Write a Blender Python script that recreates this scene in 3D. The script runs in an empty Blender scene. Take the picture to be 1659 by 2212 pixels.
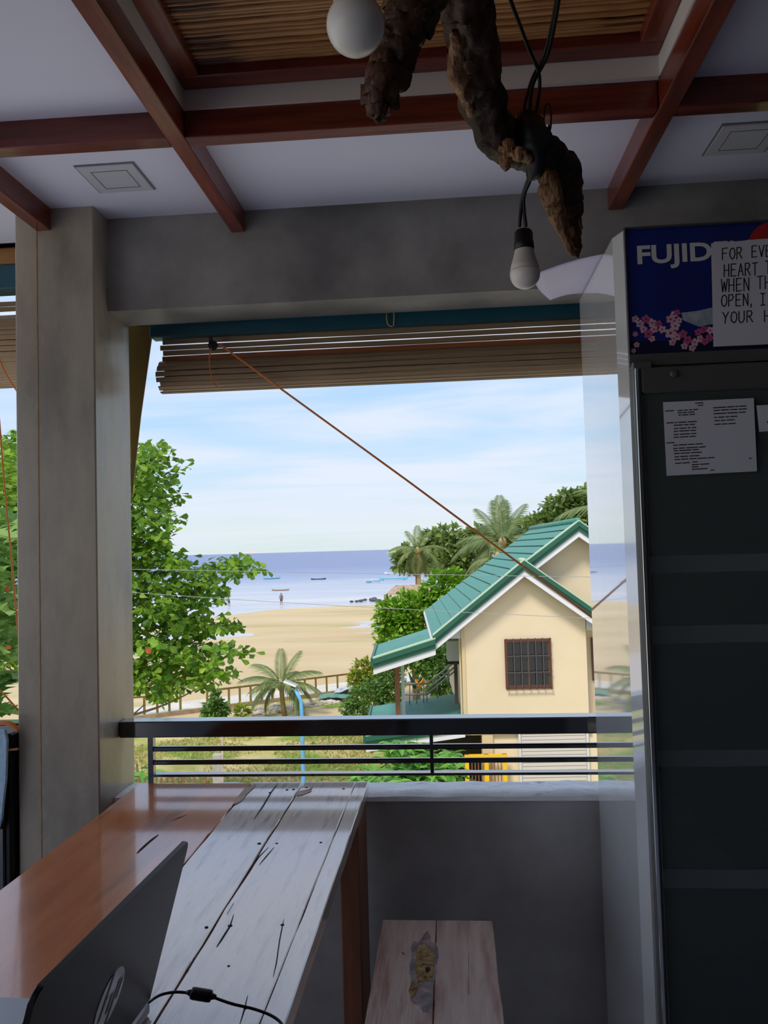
import bpy, bmesh, math, random
import numpy as np
from mathutils import Vector, Matrix, noise

random.seed(7); rng = np.random.default_rng(7)
S = bpy.context.scene
COL = S.collection

# ------------------------------------------------------------------ camera
FPX = 1750.0
YAW, PITCH, ROLL = (math.radians(a) for a in (4.53, 2.63, 1.59))
EYE = np.array([0.0, 0.0, 1.43])
_cy, _sy, _cp, _sp, _cr, _sr = math.cos(YAW), math.sin(YAW), math.cos(PITCH), math.sin(PITCH), math.cos(ROLL), math.sin(ROLL)
_f = np.array([-_sy*_cp, _cy*_cp, _sp]); _r = np.array([_cy, _sy, 0]); _d = -np.cross(_r, _f)
MC = np.array([_cr*_r + _sr*_d, -_sr*_r + _cr*_d, _f])
cam_d = bpy.data.cameras.new('camera'); cam = bpy.data.objects.new('camera', cam_d); COL.objects.link(cam)
cam_d.sensor_fit = 'VERTICAL'; cam_d.sensor_height = 36.0; cam_d.lens = 36.0*FPX/2212.0
cam_d.clip_start = 0.02; cam_d.clip_end = 20000
cam.matrix_world = Matrix((( MC[0][0], -MC[1][0], -MC[2][0], EYE[0]), (MC[0][1], -MC[1][1], -MC[2][1], EYE[1]),
                           (MC[0][2], -MC[1][2], -MC[2][2], EYE[2]), (0, 0, 0, 1)))
S.camera = cam

# ------------------------------------------------------------------ exposure, world, sun
S.view_settings.view_transform = 'Standard'
S.view_settings.look = 'None'
S.view_settings.exposure = 0.2
S.view_settings.gamma = 1.0
S.view_settings.use_curve_mapping = False
S.cycles.use_denoising = True
S.cycles.use_adaptive_sampling = True
S.cycles.adaptive_threshold = 0.03
S.cycles.max_bounces = 9
S.cycles.diffuse_bounces = 5
S.cycles.glossy_bounces = 5
S.cycles.transparent_max_bounces = 12
S.cycles.caustics_reflective = False
S.cycles.caustics_refractive = False
S.cycles.sample_clamp_indirect = 6.0

SKY_STRENGTH = 0.93
w = bpy.data.worlds.new('sky'); S.world = w; w.use_nodes = True
nt = w.node_tree; nt.nodes.clear(); N = nt.nodes.new; L = nt.links.new
out = N('ShaderNodeOutputWorld'); bg = N('ShaderNodeBackground'); L(bg.outputs[0], out.inputs[0])
bg.inputs[1].default_value = SKY_STRENGTH
tc = N('ShaderNodeTexCoord'); sep = N('ShaderNodeSeparateXYZ'); L(tc.outputs['Generated'], sep.inputs[0])
ramp = N('ShaderNodeValToRGB'); L(sep.outputs[2], ramp.inputs[0])
cr = ramp.color_ramp
cr.elements[0].position = 0.0; cr.elements[0].color = (0.66, 0.77, 0.78, 1)
cr.elements[1].position = 1.0; cr.elements[1].color = (0.40, 0.56, 0.85, 1)
for p, c in ((0.03, (0.72, 0.81, 0.83, 1)), (0.10, (0.56, 0.75, 0.93, 1)), (0.16, (0.44, 0.68, 0.95, 1)), (0.3, (0.48, 0.64, 0.95, 1))):
    e = cr.elements.new(p); e.color = c
# cloud layer: direction projected on a high plane
zc = N('ShaderNodeMath'); zc.operation = 'MAXIMUM'; L(sep.outputs[2], zc.inputs[0]); zc.inputs[1].default_value = 0.0
za = N('ShaderNodeMath'); za.operation = 'ADD'; L(zc.outputs[0], za.inputs[0]); za.inputs[1].default_value = 0.07
dx = N('ShaderNodeMath'); dx.operation = 'DIVIDE'; L(sep.outputs[0], dx.inputs[0]); L(za.outputs[0], dx.inputs[1])
dy = N('ShaderNodeMath'); dy.operation = 'DIVIDE'; L(sep.outputs[1], dy.inputs[0]); L(za.outputs[0], dy.inputs[1])
cmb = N('ShaderNodeCombineXYZ'); L(dx.outputs[0], cmb.inputs[0]); L(dy.outputs[0], cmb.inputs[1])
mp = N('ShaderNodeMapping'); L(cmb.outputs[0], mp.inputs[0]); mp.inputs['Scale'].default_value = (0.32, 0.75, 1); mp.inputs['Rotation'].default_value = (0, 0, 0.12); mp.inputs['Location'].default_value = (1.3, 0.55, 0)
nz = N('ShaderNodeTexNoise'); L(mp.outputs[0], nz.inputs[0]); nz.inputs['Scale'].default_value = 1.15; nz.inputs['Detail'].default_value = 7; nz.inputs['Roughness'].default_value = 0.52; nz.inputs['Distortion'].default_value = 0.6
cramp = N('ShaderNodeValToRGB'); L(nz.outputs[0], cramp.inputs[0])
cramp.color_ramp.elements[0].position = 0.38; cramp.color_ramp.elements[0].color = (0.05, 0.05, 0.05, 1)
cramp.color_ramp.elements[1].position = 0.58; cramp.color_ramp.elements[1].color = (1, 1, 1, 1)
hz = N('ShaderNodeMapRange'); L(sep.outputs[2], hz.inputs[0]); hz.inputs[1].default_value = 0.0; hz.inputs[2].default_value = 0.07; hz.inputs[3].default_value = 0.25; hz.inputs[4].default_value = 0.9
mul = N('ShaderNodeMath'); mul.operation = 'MULTIPLY'; L(cramp.outputs[0], mul.inputs[0]); L(hz.outputs[0], mul.inputs[1])
mixc = N('ShaderNodeMixRGB'); L(mul.outputs[0], mixc.inputs[0]); L(ramp.outputs[0], mixc.inputs[1]); mixc.inputs[2].default_value = (0.76, 0.82, 0.94, 1)
# low cumulus heads along the horizon
cvx = N('ShaderNodeCombineXYZ'); L(sep.outputs[0], cvx.inputs[0]); L(sep.outputs[1], cvx.inputs[1])
nc = N('ShaderNodeTexNoise'); L(cvx.outputs[0], nc.inputs[0]); nc.inputs['Scale'].default_value = 22; nc.inputs['Detail'].default_value = 5; nc.inputs['Roughness'].default_value = 0.6
hc_ = N('ShaderNodeMapRange'); L(nc.outputs[0], hc_.inputs[0]); hc_.inputs[1].default_value = 0.56; hc_.inputs[2].default_value = 0.72; hc_.inputs[3].default_value = 0.0; hc_.inputs[4].default_value = 0.012
df = N('ShaderNodeMath'); df.operation = 'SUBTRACT'; L(hc_.outputs[0], df.inputs[0]); L(sep.outputs[2], df.inputs[1])
dm = N('ShaderNodeMapRange'); L(df.outputs[0], dm.inputs[0]); dm.inputs[1].default_value = 0.0; dm.inputs[2].default_value = 0.0025; dm.inputs[3].default_value = 0.0; dm.inputs[4].default_value = 0.75
mix2 = N('ShaderNodeMixRGB'); L(dm.outputs[0], mix2.inputs[0]); L(mixc.outputs[0], mix2.inputs[1]); mix2.inputs[2].default_value = (0.86, 0.74, 0.72, 1)
L(mix2.outputs[0], bg.inputs[0])

sun_d = bpy.data.lights.new('sun', 'SUN'); sun = bpy.data.objects.new('sun', sun_d); COL.objects.link(sun)
sun_d.energy = 2.6; sun_d.angle = math.radians(14); sun_d.color = (1.0, 0.95, 0.86)
sun.rotation_euler = (math.radians(38), 0, math.radians(-22))   # high, from behind the building

# ------------------------------------------------------------------ helpers
def ray(x, y): return MC.T @ np.array([x - 829.5, y - 1106.0, FPX])
def P(x, y, Y=None, Z=None, X=None):
    """where the sight line through photo pixel (x, y) meets a plane of the place"""
    r = ray(x, y)
    t = Y/r[1] if Y is not None else ((Z - EYE[2])/r[2] if Z is not None else X/r[0])
    return Vector(EYE + t*r)

def lin(c):
    return tuple(((v/255.0)/12.92 if v/255.0 <= 0.04045 else ((v/255.0+0.055)/1.055)**2.4) for v in c)

MATS = {}
def mat(name, c1, c2=None, scale=4.0, stretch=(1, 1, 1), detail=5, lo=0.35, hi=0.65, rough=0.6, spec=0.5, metal=0.0,
        bump=0.0, bscale=None, coat=0.0, alpha=1.0, trans=0.0, rvar=0.0, c3=None, scale3=1.0, lo3=0.55, hi3=0.7, ior=1.5):
    m = bpy.data.materials.new(name); m.use_nodes = True; t = m.node_tree; b = t.nodes['Principled BSDF']; N = t.nodes.new; L = t.links.new
    b.inputs['Roughness'].default_value = rough; b.inputs['Specular IOR Level'].default_value = spec; b.inputs['Metallic'].default_value = metal
    b.inputs['Coat Weight'].default_value = coat; b.inputs['Coat Roughness'].default_value = 0.08; b.inputs['IOR'].default_value = ior
    b.inputs['Transmission Weight'].default_value = trans; b.inputs['Alpha'].default_value = alpha
    b.inputs['Base Color'].default_value = (*c1, 1)
    if c2 is None and not bump: MATS[name] = m; return m
    tc = N('ShaderNodeTexCoord'); mp = N('ShaderNodeMapping'); L(tc.outputs['Object'], mp.inputs[0]); mp.inputs['Scale'].default_value = stretch
    nz = N('ShaderNodeTexNoise'); L(mp.outputs[0], nz.inputs[0]); nz.inputs['Scale'].default_value = scale; nz.inputs['Detail'].default_value = detail; nz.inputs['Roughness'].default_value = 0.6
    if c2 is not None:
        r = N('ShaderNodeValToRGB'); L(nz.outputs[0], r.inputs[0]); e = r.color_ramp.elements
        e[0].position = lo; e[0].color = (*c1, 1); e[1].position = hi; e[1].color = (*c2, 1)
        col = r.outputs[0]
        if c3 is not None:
            n3 = N('ShaderNodeTexNoise'); L(mp.outputs[0], n3.inputs[0]); n3.inputs['Scale'].default_value = scale3; n3.inputs['Detail'].default_value = 6
            r3 = N('ShaderNodeValToRGB'); L(n3.outputs[0], r3.inputs[0]); r3.color_ramp.elements[0].position = lo3; r3.color_ramp.elements[1].position = hi3
            mx = N('ShaderNodeMixRGB'); L(r3.outputs[0], mx.inputs[0]); L(col, mx.inputs[1]); mx.inputs[2].default_value = (*c3, 1); col = mx.outputs[0]
        L(col, b.inputs['Base Color'])
        if rvar:
            mr = N('ShaderNodeMapRange'); L(nz.outputs[0], mr.inputs[0]); mr.inputs[1].default_value = lo; mr.inputs[2].default_value = hi
            mr.inputs[3].default_value = max(0, rough - rvar); mr.inputs[4].default_value = rough + rvar; L(mr.outputs[0], b.inputs['Roughness'])
    if bump:
        bn = nz
        if bscale:
            bn = N('ShaderNodeTexNoise'); L(mp.outputs[0], bn.inputs[0]); bn.inputs['Scale'].default_value = bscale; bn.inputs['Detail'].default_value = 6
        bp = N('ShaderNodeBump'); L(bn.outputs[0], bp.inputs['Height']); bp.inputs['Strength'].default_value = bump; bp.inputs['Distance'].default_value = 0.02
        L(bp.outputs[0], b.inputs['Normal'])
    MATS[name] = m; return m

def leafmat(name, cols, transl=0.35, rough=0.45):
    m = bpy.data.materials.new(name); m.use_nodes = True; t = m.node_tree; b = t.nodes['Principled BSDF']; N = t.nodes.new; L = t.links.new
    g = N('ShaderNodeNewGeometry'); oi = N('ShaderNodeObjectInfo')
    ad = N('ShaderNodeMath'); ad.operation = 'ADD'; L(g.outputs['Random Per Island'], ad.inputs[0]); L(oi.outputs['Random'], ad.inputs[1])
    fr = N('ShaderNodeMath'); fr.operation = 'FRACT'; L(ad.outputs[0], fr.inputs[0])
    r = N('ShaderNodeValToRGB'); L(fr.outputs[0], r.inputs[0]); e = r.color_ramp.elements
    n = len(cols)
    e[0].position = 0; e[0].color = (*cols[0], 1); e[1].position = 1; e[1].color = (*cols[-1], 1)
    for i in range(1, n-1):
        k = e.new(i/(n-1)); k.color = (*cols[i], 1)
    L(r.outputs[0], b.inputs['Base Color']); b.inputs['Roughness'].default_value = rough; b.inputs['Specular IOR Level'].default_value = 0.35
    tr = N('ShaderNodeBsdfTranslucent'); L(r.outputs[0], tr.inputs[0]); mx = N('ShaderNodeMixShader'); mx.inputs[0].default_value = transl
    L(b.outputs[0], mx.inputs[1]); L(tr.outputs[0], mx.inputs[2]); L(mx.outputs[0], t.nodes['Material Output'].inputs[0])
    MATS[name] = m; return m

def link(o, parent=None):
    COL.objects.link(o)
    if parent is not None:
        o.parent = parent
        b = Vector(parent.get('_base', (0, 0, 0)))
        o.matrix_parent_inverse = Matrix.Translation(-b)
    return o

def mesh(name, verts, faces, m, parent=None, smooth=False):
    me = bpy.data.meshes.new(name); me.from_pydata([tuple(v) for v in verts], [], faces); me.update()
    me.materials.append(m)
    if smooth: me.polygons.foreach_set('use_smooth', [True]*len(me.polygons))
    o = bpy.data.objects.new(name, me); return link(o, parent)

def from_bm(name, bm, m, parent=None, smooth=False):
    bmesh.ops.recalc_face_normals(bm, faces=bm.faces)
    me = bpy.data.meshes.new(name); bm.to_mesh(me); bm.free(); me.materials.append(m)
    if smooth: me.polygons.foreach_set('use_smooth', [True]*len(me.polygons))
    o = bpy.data.objects.new(name, me); return link(o, parent)

def bm_box(bm, lo, hi, bevel=0.0, seg=1):
    r = bmesh.ops.create_cube(bm, size=1.0); vs = r['verts']
    for v in vs:
        v.co = Vector([lo[i] + (v.co[i]+0.5)*(hi[i]-lo[i]) for i in range(3)])
    if bevel:
        es = list({e for v in vs for e in v.link_edges})
        bmesh.ops.bevel(bm, geom=es, offset=bevel, segments=seg, affect='EDGES')

def box(name, lo, hi, m, parent=None, bevel=0.0, seg=1):
    bm = bmesh.new(); bm_box(bm, lo, hi, bevel, seg); return from_bm(name, bm, m, parent)

def boxes(name, lst, m, parent=None, bevel=0.0):
    bm = bmesh.new()
    for lo, hi in lst: bm_box(bm, lo, hi, bevel)
    return from_bm(name, bm, m, parent)

def prism(name, pts, direction, m, parent=None, bevel=0.0):
    """closed outline pts swept along direction: a solid"""
    bm = bmesh.new(); d = Vector(direction)
    a = [bm.verts.new(Vector(p)) for p in pts]; b = [bm.verts.new(Vector(p)+d) for p in pts]; n = len(pts)
    bm.faces.new(a); bm.faces.new(b[::-1])
    for i in range(n): bm.faces.new((a[i], b[i], b[(i+1) % n], a[(i+1) % n]))
    if bevel: bmesh.ops.bevel(bm, geom=list(bm.edges), offset=bevel, segments=1, affect='EDGES')
    return from_bm(name, bm, m, parent)

def bm_tube(bm, pts, rad, n=8, disp=0.0, dfreq=8.0, seed=0.0, cap=True, flat=1.0, dstep=0.14):
    pts = [Vector(p) for p in pts]; k = len(pts)
    if not hasattr(rad, '__len__'): rad = [rad]*k
    rings = []; prev = None
    for i, p in enumerate(pts):
        t = (pts[min(i+1, k-1)] - pts[max(i-1, 0)])
        t = t.normalized() if t.length > 1e-9 else Vector((0, 0, 1))
        if prev is None:
            a = t.orthogonal().normalized()
        else:
            a = prev - t*prev.dot(t); a = a.normalized() if a.length > 1e-6 else t.orthogonal().normalized()
        prev = a; b = t.cross(a); ring = []
        for j in range(n):
            an = 2*math.pi*j/n; dirv = a*math.cos(an) + b*math.sin(an)*flat; rr = rad[i]
            if disp: rr *= 1 + disp*noise.noise(Vector((math.cos(an)*2.2+seed, math.sin(an)*2.2, i*dstep + seed)))+0.6*disp*noise.noise(Vector((math.cos(an)*5+seed, math.sin(an)*5, i*dstep*1.6 + seed)))
            ring.append(bm.verts.new(p + dirv*rr))
        rings.append(ring)
    for i in range(k-1):
        for j in range(n): bm.faces.new((rings[i][j], rings[i][(j+1) % n], rings[i+1][(j+1) % n], rings[i+1][j]))
    if cap: bm.faces.new(rings[0][::-1]); bm.faces.new(rings[-1])

def tube(name, pts, rad, m, parent=None, n=8, smooth=True, **k):
    bm = bmesh.new(); bm_tube(bm, pts, rad, n, **k); return from_bm(name, bm, m, parent, smooth)

def catmull(pts, sub=6):
    pts = [np.array(p, float) for p in pts]; out = []
    for i in range(len(pts)-1):
        p0, p1, p2, p3 = pts[max(i-1, 0)], pts[i], pts[i+1], pts[min(i+2, len(pts)-1)]
        for s in range(sub):
            t = s/sub; out.append(0.5*((2*p1)+(-p0+p2)*t+(2*p0-5*p1+4*p2-p3)*t*t+(-p0+3*p1-3*p2+p3)*t**3))
    out.append(pts[-1]); return out

def lathe(name, prof, center, m, parent=None, n=32, axis=None):
    bm = bmesh.new(); rings = []; c = Vector(center)
    q = Vector((0, 0, 1)).rotation_difference(Vector(axis)) if axis is not None else None
    for r, z in prof:
        ring = []
        for j in range(n):
            a = 2*math.pi*j/n; v = Vector((r*math.cos(a), r*math.sin(a), z))
            if q: v = q @ v
            ring.append(bm.verts.new(c+v))
        rings.append(ring)
    for i in range(len(rings)-1):
        for j in range(n): bm.faces.new((rings[i][j], rings[i][(j+1) % n], rings[i+1][(j+1) % n], rings[i+1][j]))
    bm.faces.new(rings[0][::-1]); bm.faces.new(rings[-1])
    return from_bm(name, bm, m, parent, True)

def tag(o, label=None, cat=None, group=None, kind=None):
    if label: o['label'] = label
    if cat: o['category'] = cat
    if group: o['group'] = group
    if kind: o['kind'] = kind
    return o

def thing(name, label, cat, base=(0, 0, 0), group=None, kind=None):
    o = bpy.data.objects.new(name, None); o.empty_display_size = 0.1; o.location = base; COL.objects.link(o)
    o['_base'] = tuple(float(x) for x in base)
    return tag(o, label, cat, group, kind)

def inst(name, src, matrix, parent):
    """another object sharing src's mesh data, at a world matrix, under parent (whose own transform is a translation)"""
    o = bpy.data.objects.new(name, src); COL.objects.link(o)
    if parent is not None:
        o.parent = parent; o.matrix_parent_inverse = Matrix.Translation(-Vector(parent.get('_base', (0, 0, 0))))
    o.matrix_basis = matrix; return o

# ------------------------------------------------------------------ materials
M_ = mat
M_('concrete', lin((112, 110, 107)), lin((166, 163, 158)), scale=3.2, detail=9, lo=0.3, hi=0.72, rough=0.42, spec=0.5, bump=0.12, bscale=9, rvar=0.12, c3=lin((88, 86, 84)), scale3=1.7, lo3=0.52, hi3=0.75)
M_('pillar_concrete', lin((116, 108, 95)), lin((186, 176, 156)), scale=2.6, stretch=(1.6, 1.6, 0.55), detail=9, lo=0.3, hi=0.7, rough=0.3, spec=0.55, bump=0.07, bscale=7, rvar=0.12, c3=lin((156, 132, 98)), scale3=1.4, lo3=0.5, hi3=0.75)
M_('parapet_lightened', lin((142, 139, 137)), lin((190, 186, 182)), scale=2.4, detail=9, lo=0.3, hi=0.72, rough=0.4, spec=0.5, bump=0.08, bscale=9, rvar=0.1, c3=lin((118, 115, 113)), scale3=1.5, lo3=0.5, hi3=0.75)  # parapet concrete lightened in colour to make up for weak light there
M_('sill_paint', lin((232, 230, 230)), lin((244, 244, 246)), scale=9, rough=0.6, bump=0.5, bscale=18, c3=lin((160, 158, 155)), scale3=14, lo3=0.6, hi3=0.72)
M_('ceiling_white', lin((224, 227, 248)), lin((229, 232, 251)), scale=2, rough=0.55, spec=0.3)
M_('skirt_white', lin((222, 218, 214)), rough=0.6)
M_('red_wood', lin((92, 34, 22)), lin((132, 56, 34)), scale=3.5, stretch=(14, 1.2, 14), detail=6, rough=0.28, spec=0.5, coat=0.25, bump=0.06)
M_('red_wood_x', lin((84, 30, 24)), lin((122, 50, 36)), scale=3.5, stretch=(1.2, 14, 14), detail=6, rough=0.3, spec=0.5, coat=0.2, bump=0.06)
M_('bamboo', lin((146, 98, 52)), lin((184, 130, 76)), scale=5, stretch=(1.5, 12, 12), lo=0.3, hi=0.7, rough=0.4, c3=lin((84, 48, 26)), scale3=2.2, lo3=0.58, hi3=0.68)
M_('blind_slat', lin((140, 116, 88)), lin((172, 146, 112)), scale=4, stretch=(0.7, 14, 14), rough=0.5, c3=lin((104, 84, 66)), scale3=1.3, lo3=0.5, hi3=0.7)
M_('blind_slat_red', lin((150, 82, 44)), lin((182, 108, 60)), scale=4, stretch=(0.7, 14, 14), rough=0.5)
M_('teal_paint', lin((24, 76, 92)), lin((30, 90, 106)), scale=2, rough=0.4)
M_('navy', lin((22, 38, 64)), rough=0.5)
M_('rust_wood', lin((120, 66, 46)), lin((150, 88, 60)), scale=3, stretch=(1, 10, 10), rough=0.5)
M_('tan_wood', lin((168, 122, 72)), lin((190, 144, 90)), scale=3, stretch=(1, 8, 8), rough=0.5)
M_('tarp', lin((128, 106, 50)), lin((146, 122, 62)), scale=2.5, rough=0.6, bump=0.1)
M_('rail_black', lin((12, 12, 13)), rough=0.12, spec=0.5, coat=1.0)
MATS['rail_black'].node_tree.nodes['Principled BSDF'].inputs['Coat IOR'].default_value = 1.6
M_('rope', lin((226, 132, 66)), rough=0.6)
M_('cord_yellow', lin((206, 168, 96)), rough=0.6)
M_('black_rubber', lin((20, 20, 23)), rough=0.45)
M_('black_plastic', lin((15, 15, 17)), lin((19, 19, 21)), scale=30, rough=0.4, spec=0.3)
M_('silver', lin((190, 192, 196)), rough=0.3, metal=0.7)
M_('deck_grey', lin((186, 190, 196)), rough=0.4, metal=0.2)
M_('key_dark', lin((60, 62, 66)), rough=0.5)
M_('bulb_white', lin((236, 232, 222)), rough=0.22, spec=0.5)
M_('bulb_collar', lin((214, 206, 192)), rough=0.4)
M_('driftwood', lin((44, 27, 18)), lin((88, 56, 36)), scale=7, stretch=(1, 1, 0.5), detail=8, lo=0.4, hi=0.66, rough=0.55, spec=0.4, bump=0.8, bscale=26, c3=lin((172, 128, 88)), scale3=5.0, lo3=0.6, hi3=0.72)
M_('driftwood_pale', lin((120, 78, 48)), lin((190, 146, 104)), scale=9, stretch=(4, 4, 0.8), detail=8, lo=0.35, hi=0.7, rough=0.6, bump=0.8, bscale=30)
M_('paper', lin((224, 224, 232)), rough=0.7)
M_('paper_sheet', lin((210, 206, 236)), rough=0.45)
M_('ink', lin((24, 22, 24)), rough=0.7)
M_('fridge_white', lin((238, 240, 242)), lin((244, 246, 247)), scale=3, stretch=(1, 1, 0.4), rough=0.06, spec=0.8, coat=1.0, metal=0.22)
MATS['fridge_white'].node_tree.nodes['Principled BSDF'].inputs['Coat IOR'].default_value = 2.2
MATS['fridge_white'].node_tree.nodes['Principled BSDF'].inputs['Coat Roughness'].default_value = 0.03
M_('fridge_frame', lin((96, 96, 92)), rough=0.4, metal=0.2)
M_('fridge_inner', lin((34, 38, 40)), rough=0.6)
M_('fridge_shelf', lin((150, 156, 158)), rough=0.5)
M_('chrome', lin((220, 222, 224)), rough=0.15, metal=1.0)
M_('glass_dark', lin((120, 132, 130)), rough=0.03, trans=0.0, alpha=0.28, spec=0.5)
M_('poster_blue', lin((12, 30, 112)), lin((18, 44, 140)), scale=2.5, rough=0.35)
M_('poster_deep', lin((12, 22, 60)), rough=0.35)
M_('poster_white', lin((228, 230, 226)), rough=0.4)
M_('poster_red', lin((196, 36, 34)), rough=0.4)
M_('poster_snow', lin((196, 206, 214)), lin((150, 166, 180)), scale=40, rough=0.4)
M_('petal_pink', lin((226, 160, 190)), lin((240, 200, 214)), scale=60, rough=0.5)
M_('petal_rose', lin((196, 92, 138)), rough=0.5)
M_('petal_core', lin((110, 30, 60)), rough=0.5)
M_('floor_tile', lin((214, 217, 228)), lin((226, 229, 238)), scale=3, rough=0.4)
M_('interior_dark', lin((58, 55, 53)), lin((68, 65, 62)), scale=2, rough=0.7)
M_('panel_white', lin((200, 203, 212)), rough=0.5)
M_('panel_groove', lin((120, 122, 130)), rough=0.6)
M_('towel_blue', lin((160, 196, 220)), lin((180, 210, 230)), scale=60, rough=0.9, bump=0.3)
M_('varnish_wood', lin((178, 86, 34)), lin((214, 124, 58)), scale=2.6, stretch=(8, 0.9, 8), detail=8, lo=0.3, hi=0.72, rough=0.22, spec=0.5, coat=0.8, bump=0.03, c3=lin((146, 70, 32)), scale3=1.6)
M_('worn_wood', lin((184, 156, 142)), lin((210, 188, 174)), scale=3.4, stretch=(9, 1.0, 9), detail=9, lo=0.32, hi=0.68, rough=0.28, spec=0.9, coat=1.0, ior=1.7, bump=0.12, bscale=6, c3=lin((122, 94, 80)), scale3=7.0, lo3=0.52, hi3=0.7)
M_('worn_wood_pink', lin((192, 156, 138)), lin((214, 184, 168)), scale=3.0, stretch=(9, 1.0, 9), detail=9, lo=0.32, hi=0.68, rough=0.28, spec=0.9, coat=1.0, ior=1.7, bump=0.12, bscale=6, c3=lin((128, 96, 80)), scale3=6.0, lo3=0.52, hi3=0.72)
for _n, _i in (('worn_wood', 1.95), ('worn_wood_pink', 1.95), ('varnish_wood', 1.75)): MATS[_n].node_tree.nodes['Principled BSDF'].inputs['Coat IOR'].default_value = _i
M_('edge_wood', lin((120, 78, 58)), lin((150, 104, 80)), scale=4, stretch=(2, 2, 2), rough=0.5)
M_('leg_wood', lin((96, 54, 30)), lin((128, 74, 42)), scale=4, stretch=(9, 9, 1), rough=0.4)
M_('bench_wood', lin((186, 150, 134)), lin((216, 190, 172)), scale=3.6, stretch=(9, 1.0, 9), detail=9, lo=0.3, hi=0.7, rough=0.36, spec=0.5, bump=0.35, bscale=10, c3=lin((160, 104, 86)), scale3=2.6, lo3=0.55, hi3=0.72)
M_('pulp_wood', lin((150, 112, 66)), lin((206, 172, 120)), scale=60, detail=6, rough=0.9, bump=1.0, bscale=80)
M_('stain_grey', lin((100, 88, 86)), lin((172, 142, 130)), scale=26, detail=8, lo=0.4, hi=0.6, rough=0.5)
M_('chip_pale', lin((196, 172, 150)), lin((176, 150, 126)), scale=20, rough=0.6, bump=0.4)
M_('crack_dark', lin((34, 20, 14)), rough=0.9)
# outdoors
M_('sand', lin((192, 168, 128)), lin((206, 186, 148)), scale=0.12, stretch=(0.35, 1, 1), detail=8, lo=0.35, hi=0.65, rough=0.75, spec=0.2, c3=lin((172, 164, 106)), scale3=0.16, lo3=0.55, hi3=0.72)
M_('grass_ground', lin((158, 156, 84)), lin((204, 184, 132)), scale=0.55, detail=10, lo=0.4, hi=0.6, rough=0.9, spec=0.1, c3=lin((116, 142, 56)), scale3=0.3, lo3=0.46, hi3=0.6)
M_('path_concrete', lin((198, 190, 176)), lin((212, 206, 194)), scale=0.8, rough=0.8)
M_('kerb_stone', lin((136, 116, 92)), lin((168, 146, 118)), scale=2, rough=0.9, bump=0.5)
M_('stone', lin((158, 146, 130)), lin((206, 196, 182)), scale=1.0, rough=0.9)
M_('fence_paint', lin((112, 92, 34)), lin((128, 106, 44)), scale=3, rough=0.6)
M_('cream_wall', lin((222, 202, 170)), lin((226, 207, 177)), scale=0.7, rough=0.7, spec=0.2)
M_('cream_trim', lin((210, 186, 146)), rough=0.7)
M_('roof_green', lin((70, 132, 118)), lin((82, 144, 130)), scale=1.2, rough=0.5, spec=0.3)
M_('roof_trim', lin((30, 86, 66)), lin((36, 94, 74)), scale=1.0, rough=0.4)
M_('roof_edge', lin((178, 198, 168)), rough=0.5)
M_('fascia_white', lin((222, 220, 224)), rough=0.5)
M_('soffit', lin((206, 206, 208)), rough=0.6)
M_('window_frame_brown', lin((92, 58, 44)), rough=0.5)
M_('window_glass', lin((26, 28, 32)), rough=0.08, spec=0.6)
M_('grille', lin((84, 76, 74)), rough=0.5)
M_('steel', lin((176, 172, 164)), rough=0.3, metal=0.6)
M_('shutter', lin((206, 198, 190)), rough=0.5)
M_('gate_yellow', lin((236, 186, 30)), rough=0.5)
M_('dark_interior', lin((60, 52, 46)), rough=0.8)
M_('brown_post', lin((136, 88, 56)), rough=0.7)
M_('hammock_yellow', lin((228, 150, 26)), rough=0.8)
M_('hammock_green', lin((24, 70, 62)), rough=0.8)
M_('pole_blue', lin((88, 160, 206)), lin((100, 172, 214)), scale=3, rough=0.4)
M_('lamp_white', lin((222, 222, 218)), rough=0.4)
M_('lamp_lens', lin((60, 44, 40)), rough=0.3)
M_('trunk', lin((110, 92, 70)), lin((140, 122, 96)), scale=3, rough=0.9, bump=0.5)
M_('palm_trunk', lin((150, 128, 88)), lin((176, 152, 106)), scale=2, stretch=(1, 1, 6), rough=0.9)
M_('thatch', lin((150, 126, 104)), lin((184, 160, 136)), scale=3, rough=0.95, bump=0.6)
M_('boat_teal', lin((120, 206, 214)), rough=0.5)
M_('boat_white', lin((232, 236, 240)), rough=0.5)
M_('boat_dark', lin((66, 66, 74)), rough=0.6)
M_('boat_brown', lin((170, 140, 120)), rough=0.6)
M_('skin', lin((150, 104, 78)), rough=0.6)
M_('shirt', lin((96, 124, 160)), rough=0.8)
M_('shorts', lin((70, 78, 96)), rough=0.8)
M_('rock_dark', lin((70, 72, 76)), lin((96, 96, 96)), scale=1, rough=0.9)
M_('wire_grey', lin((150, 150, 150)), rough=0.6)
M_('headland', lin((150, 160, 116)), lin((170, 172, 130)), scale=0.05, rough=0.9)
M_('tarp_green', lin((96, 140, 124)), rough=0.7)
M_('tin_grey', lin((176, 184, 190)), rough=0.5)
M_('post_grey', lin((170, 164, 150)), lin((190, 184, 170)), scale=4, rough=0.9)
G = lin
leafmat('leaf_almond', [G((70, 108, 34)), G((104, 146, 40)), G((136, 174, 50)), G((86, 130, 40)), G((166, 194, 66))], 0.42)
leafmat('leaf_bread', [G((70, 112, 48)), G((110, 150, 66)), G((150, 180, 96)), G((86, 128, 56))])
leafmat('leaf_bright', [G((110, 160, 36)), G((140, 186, 52)), G((88, 134, 34)), G((160, 200, 70))])
leafmat('leaf_mid', [G((108, 136, 66)), G((134, 158, 82)), G((88, 116, 58)), G((150, 164, 96))], 0.42)
leafmat('leaf_yellow', [G((170, 174, 58)), G((196, 190, 72)), G((130, 150, 54)), G((110, 140, 50))])
leafmat('leaf_bush', [G((96, 136, 62)), G((120, 156, 76)), G((78, 116, 54))])
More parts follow.
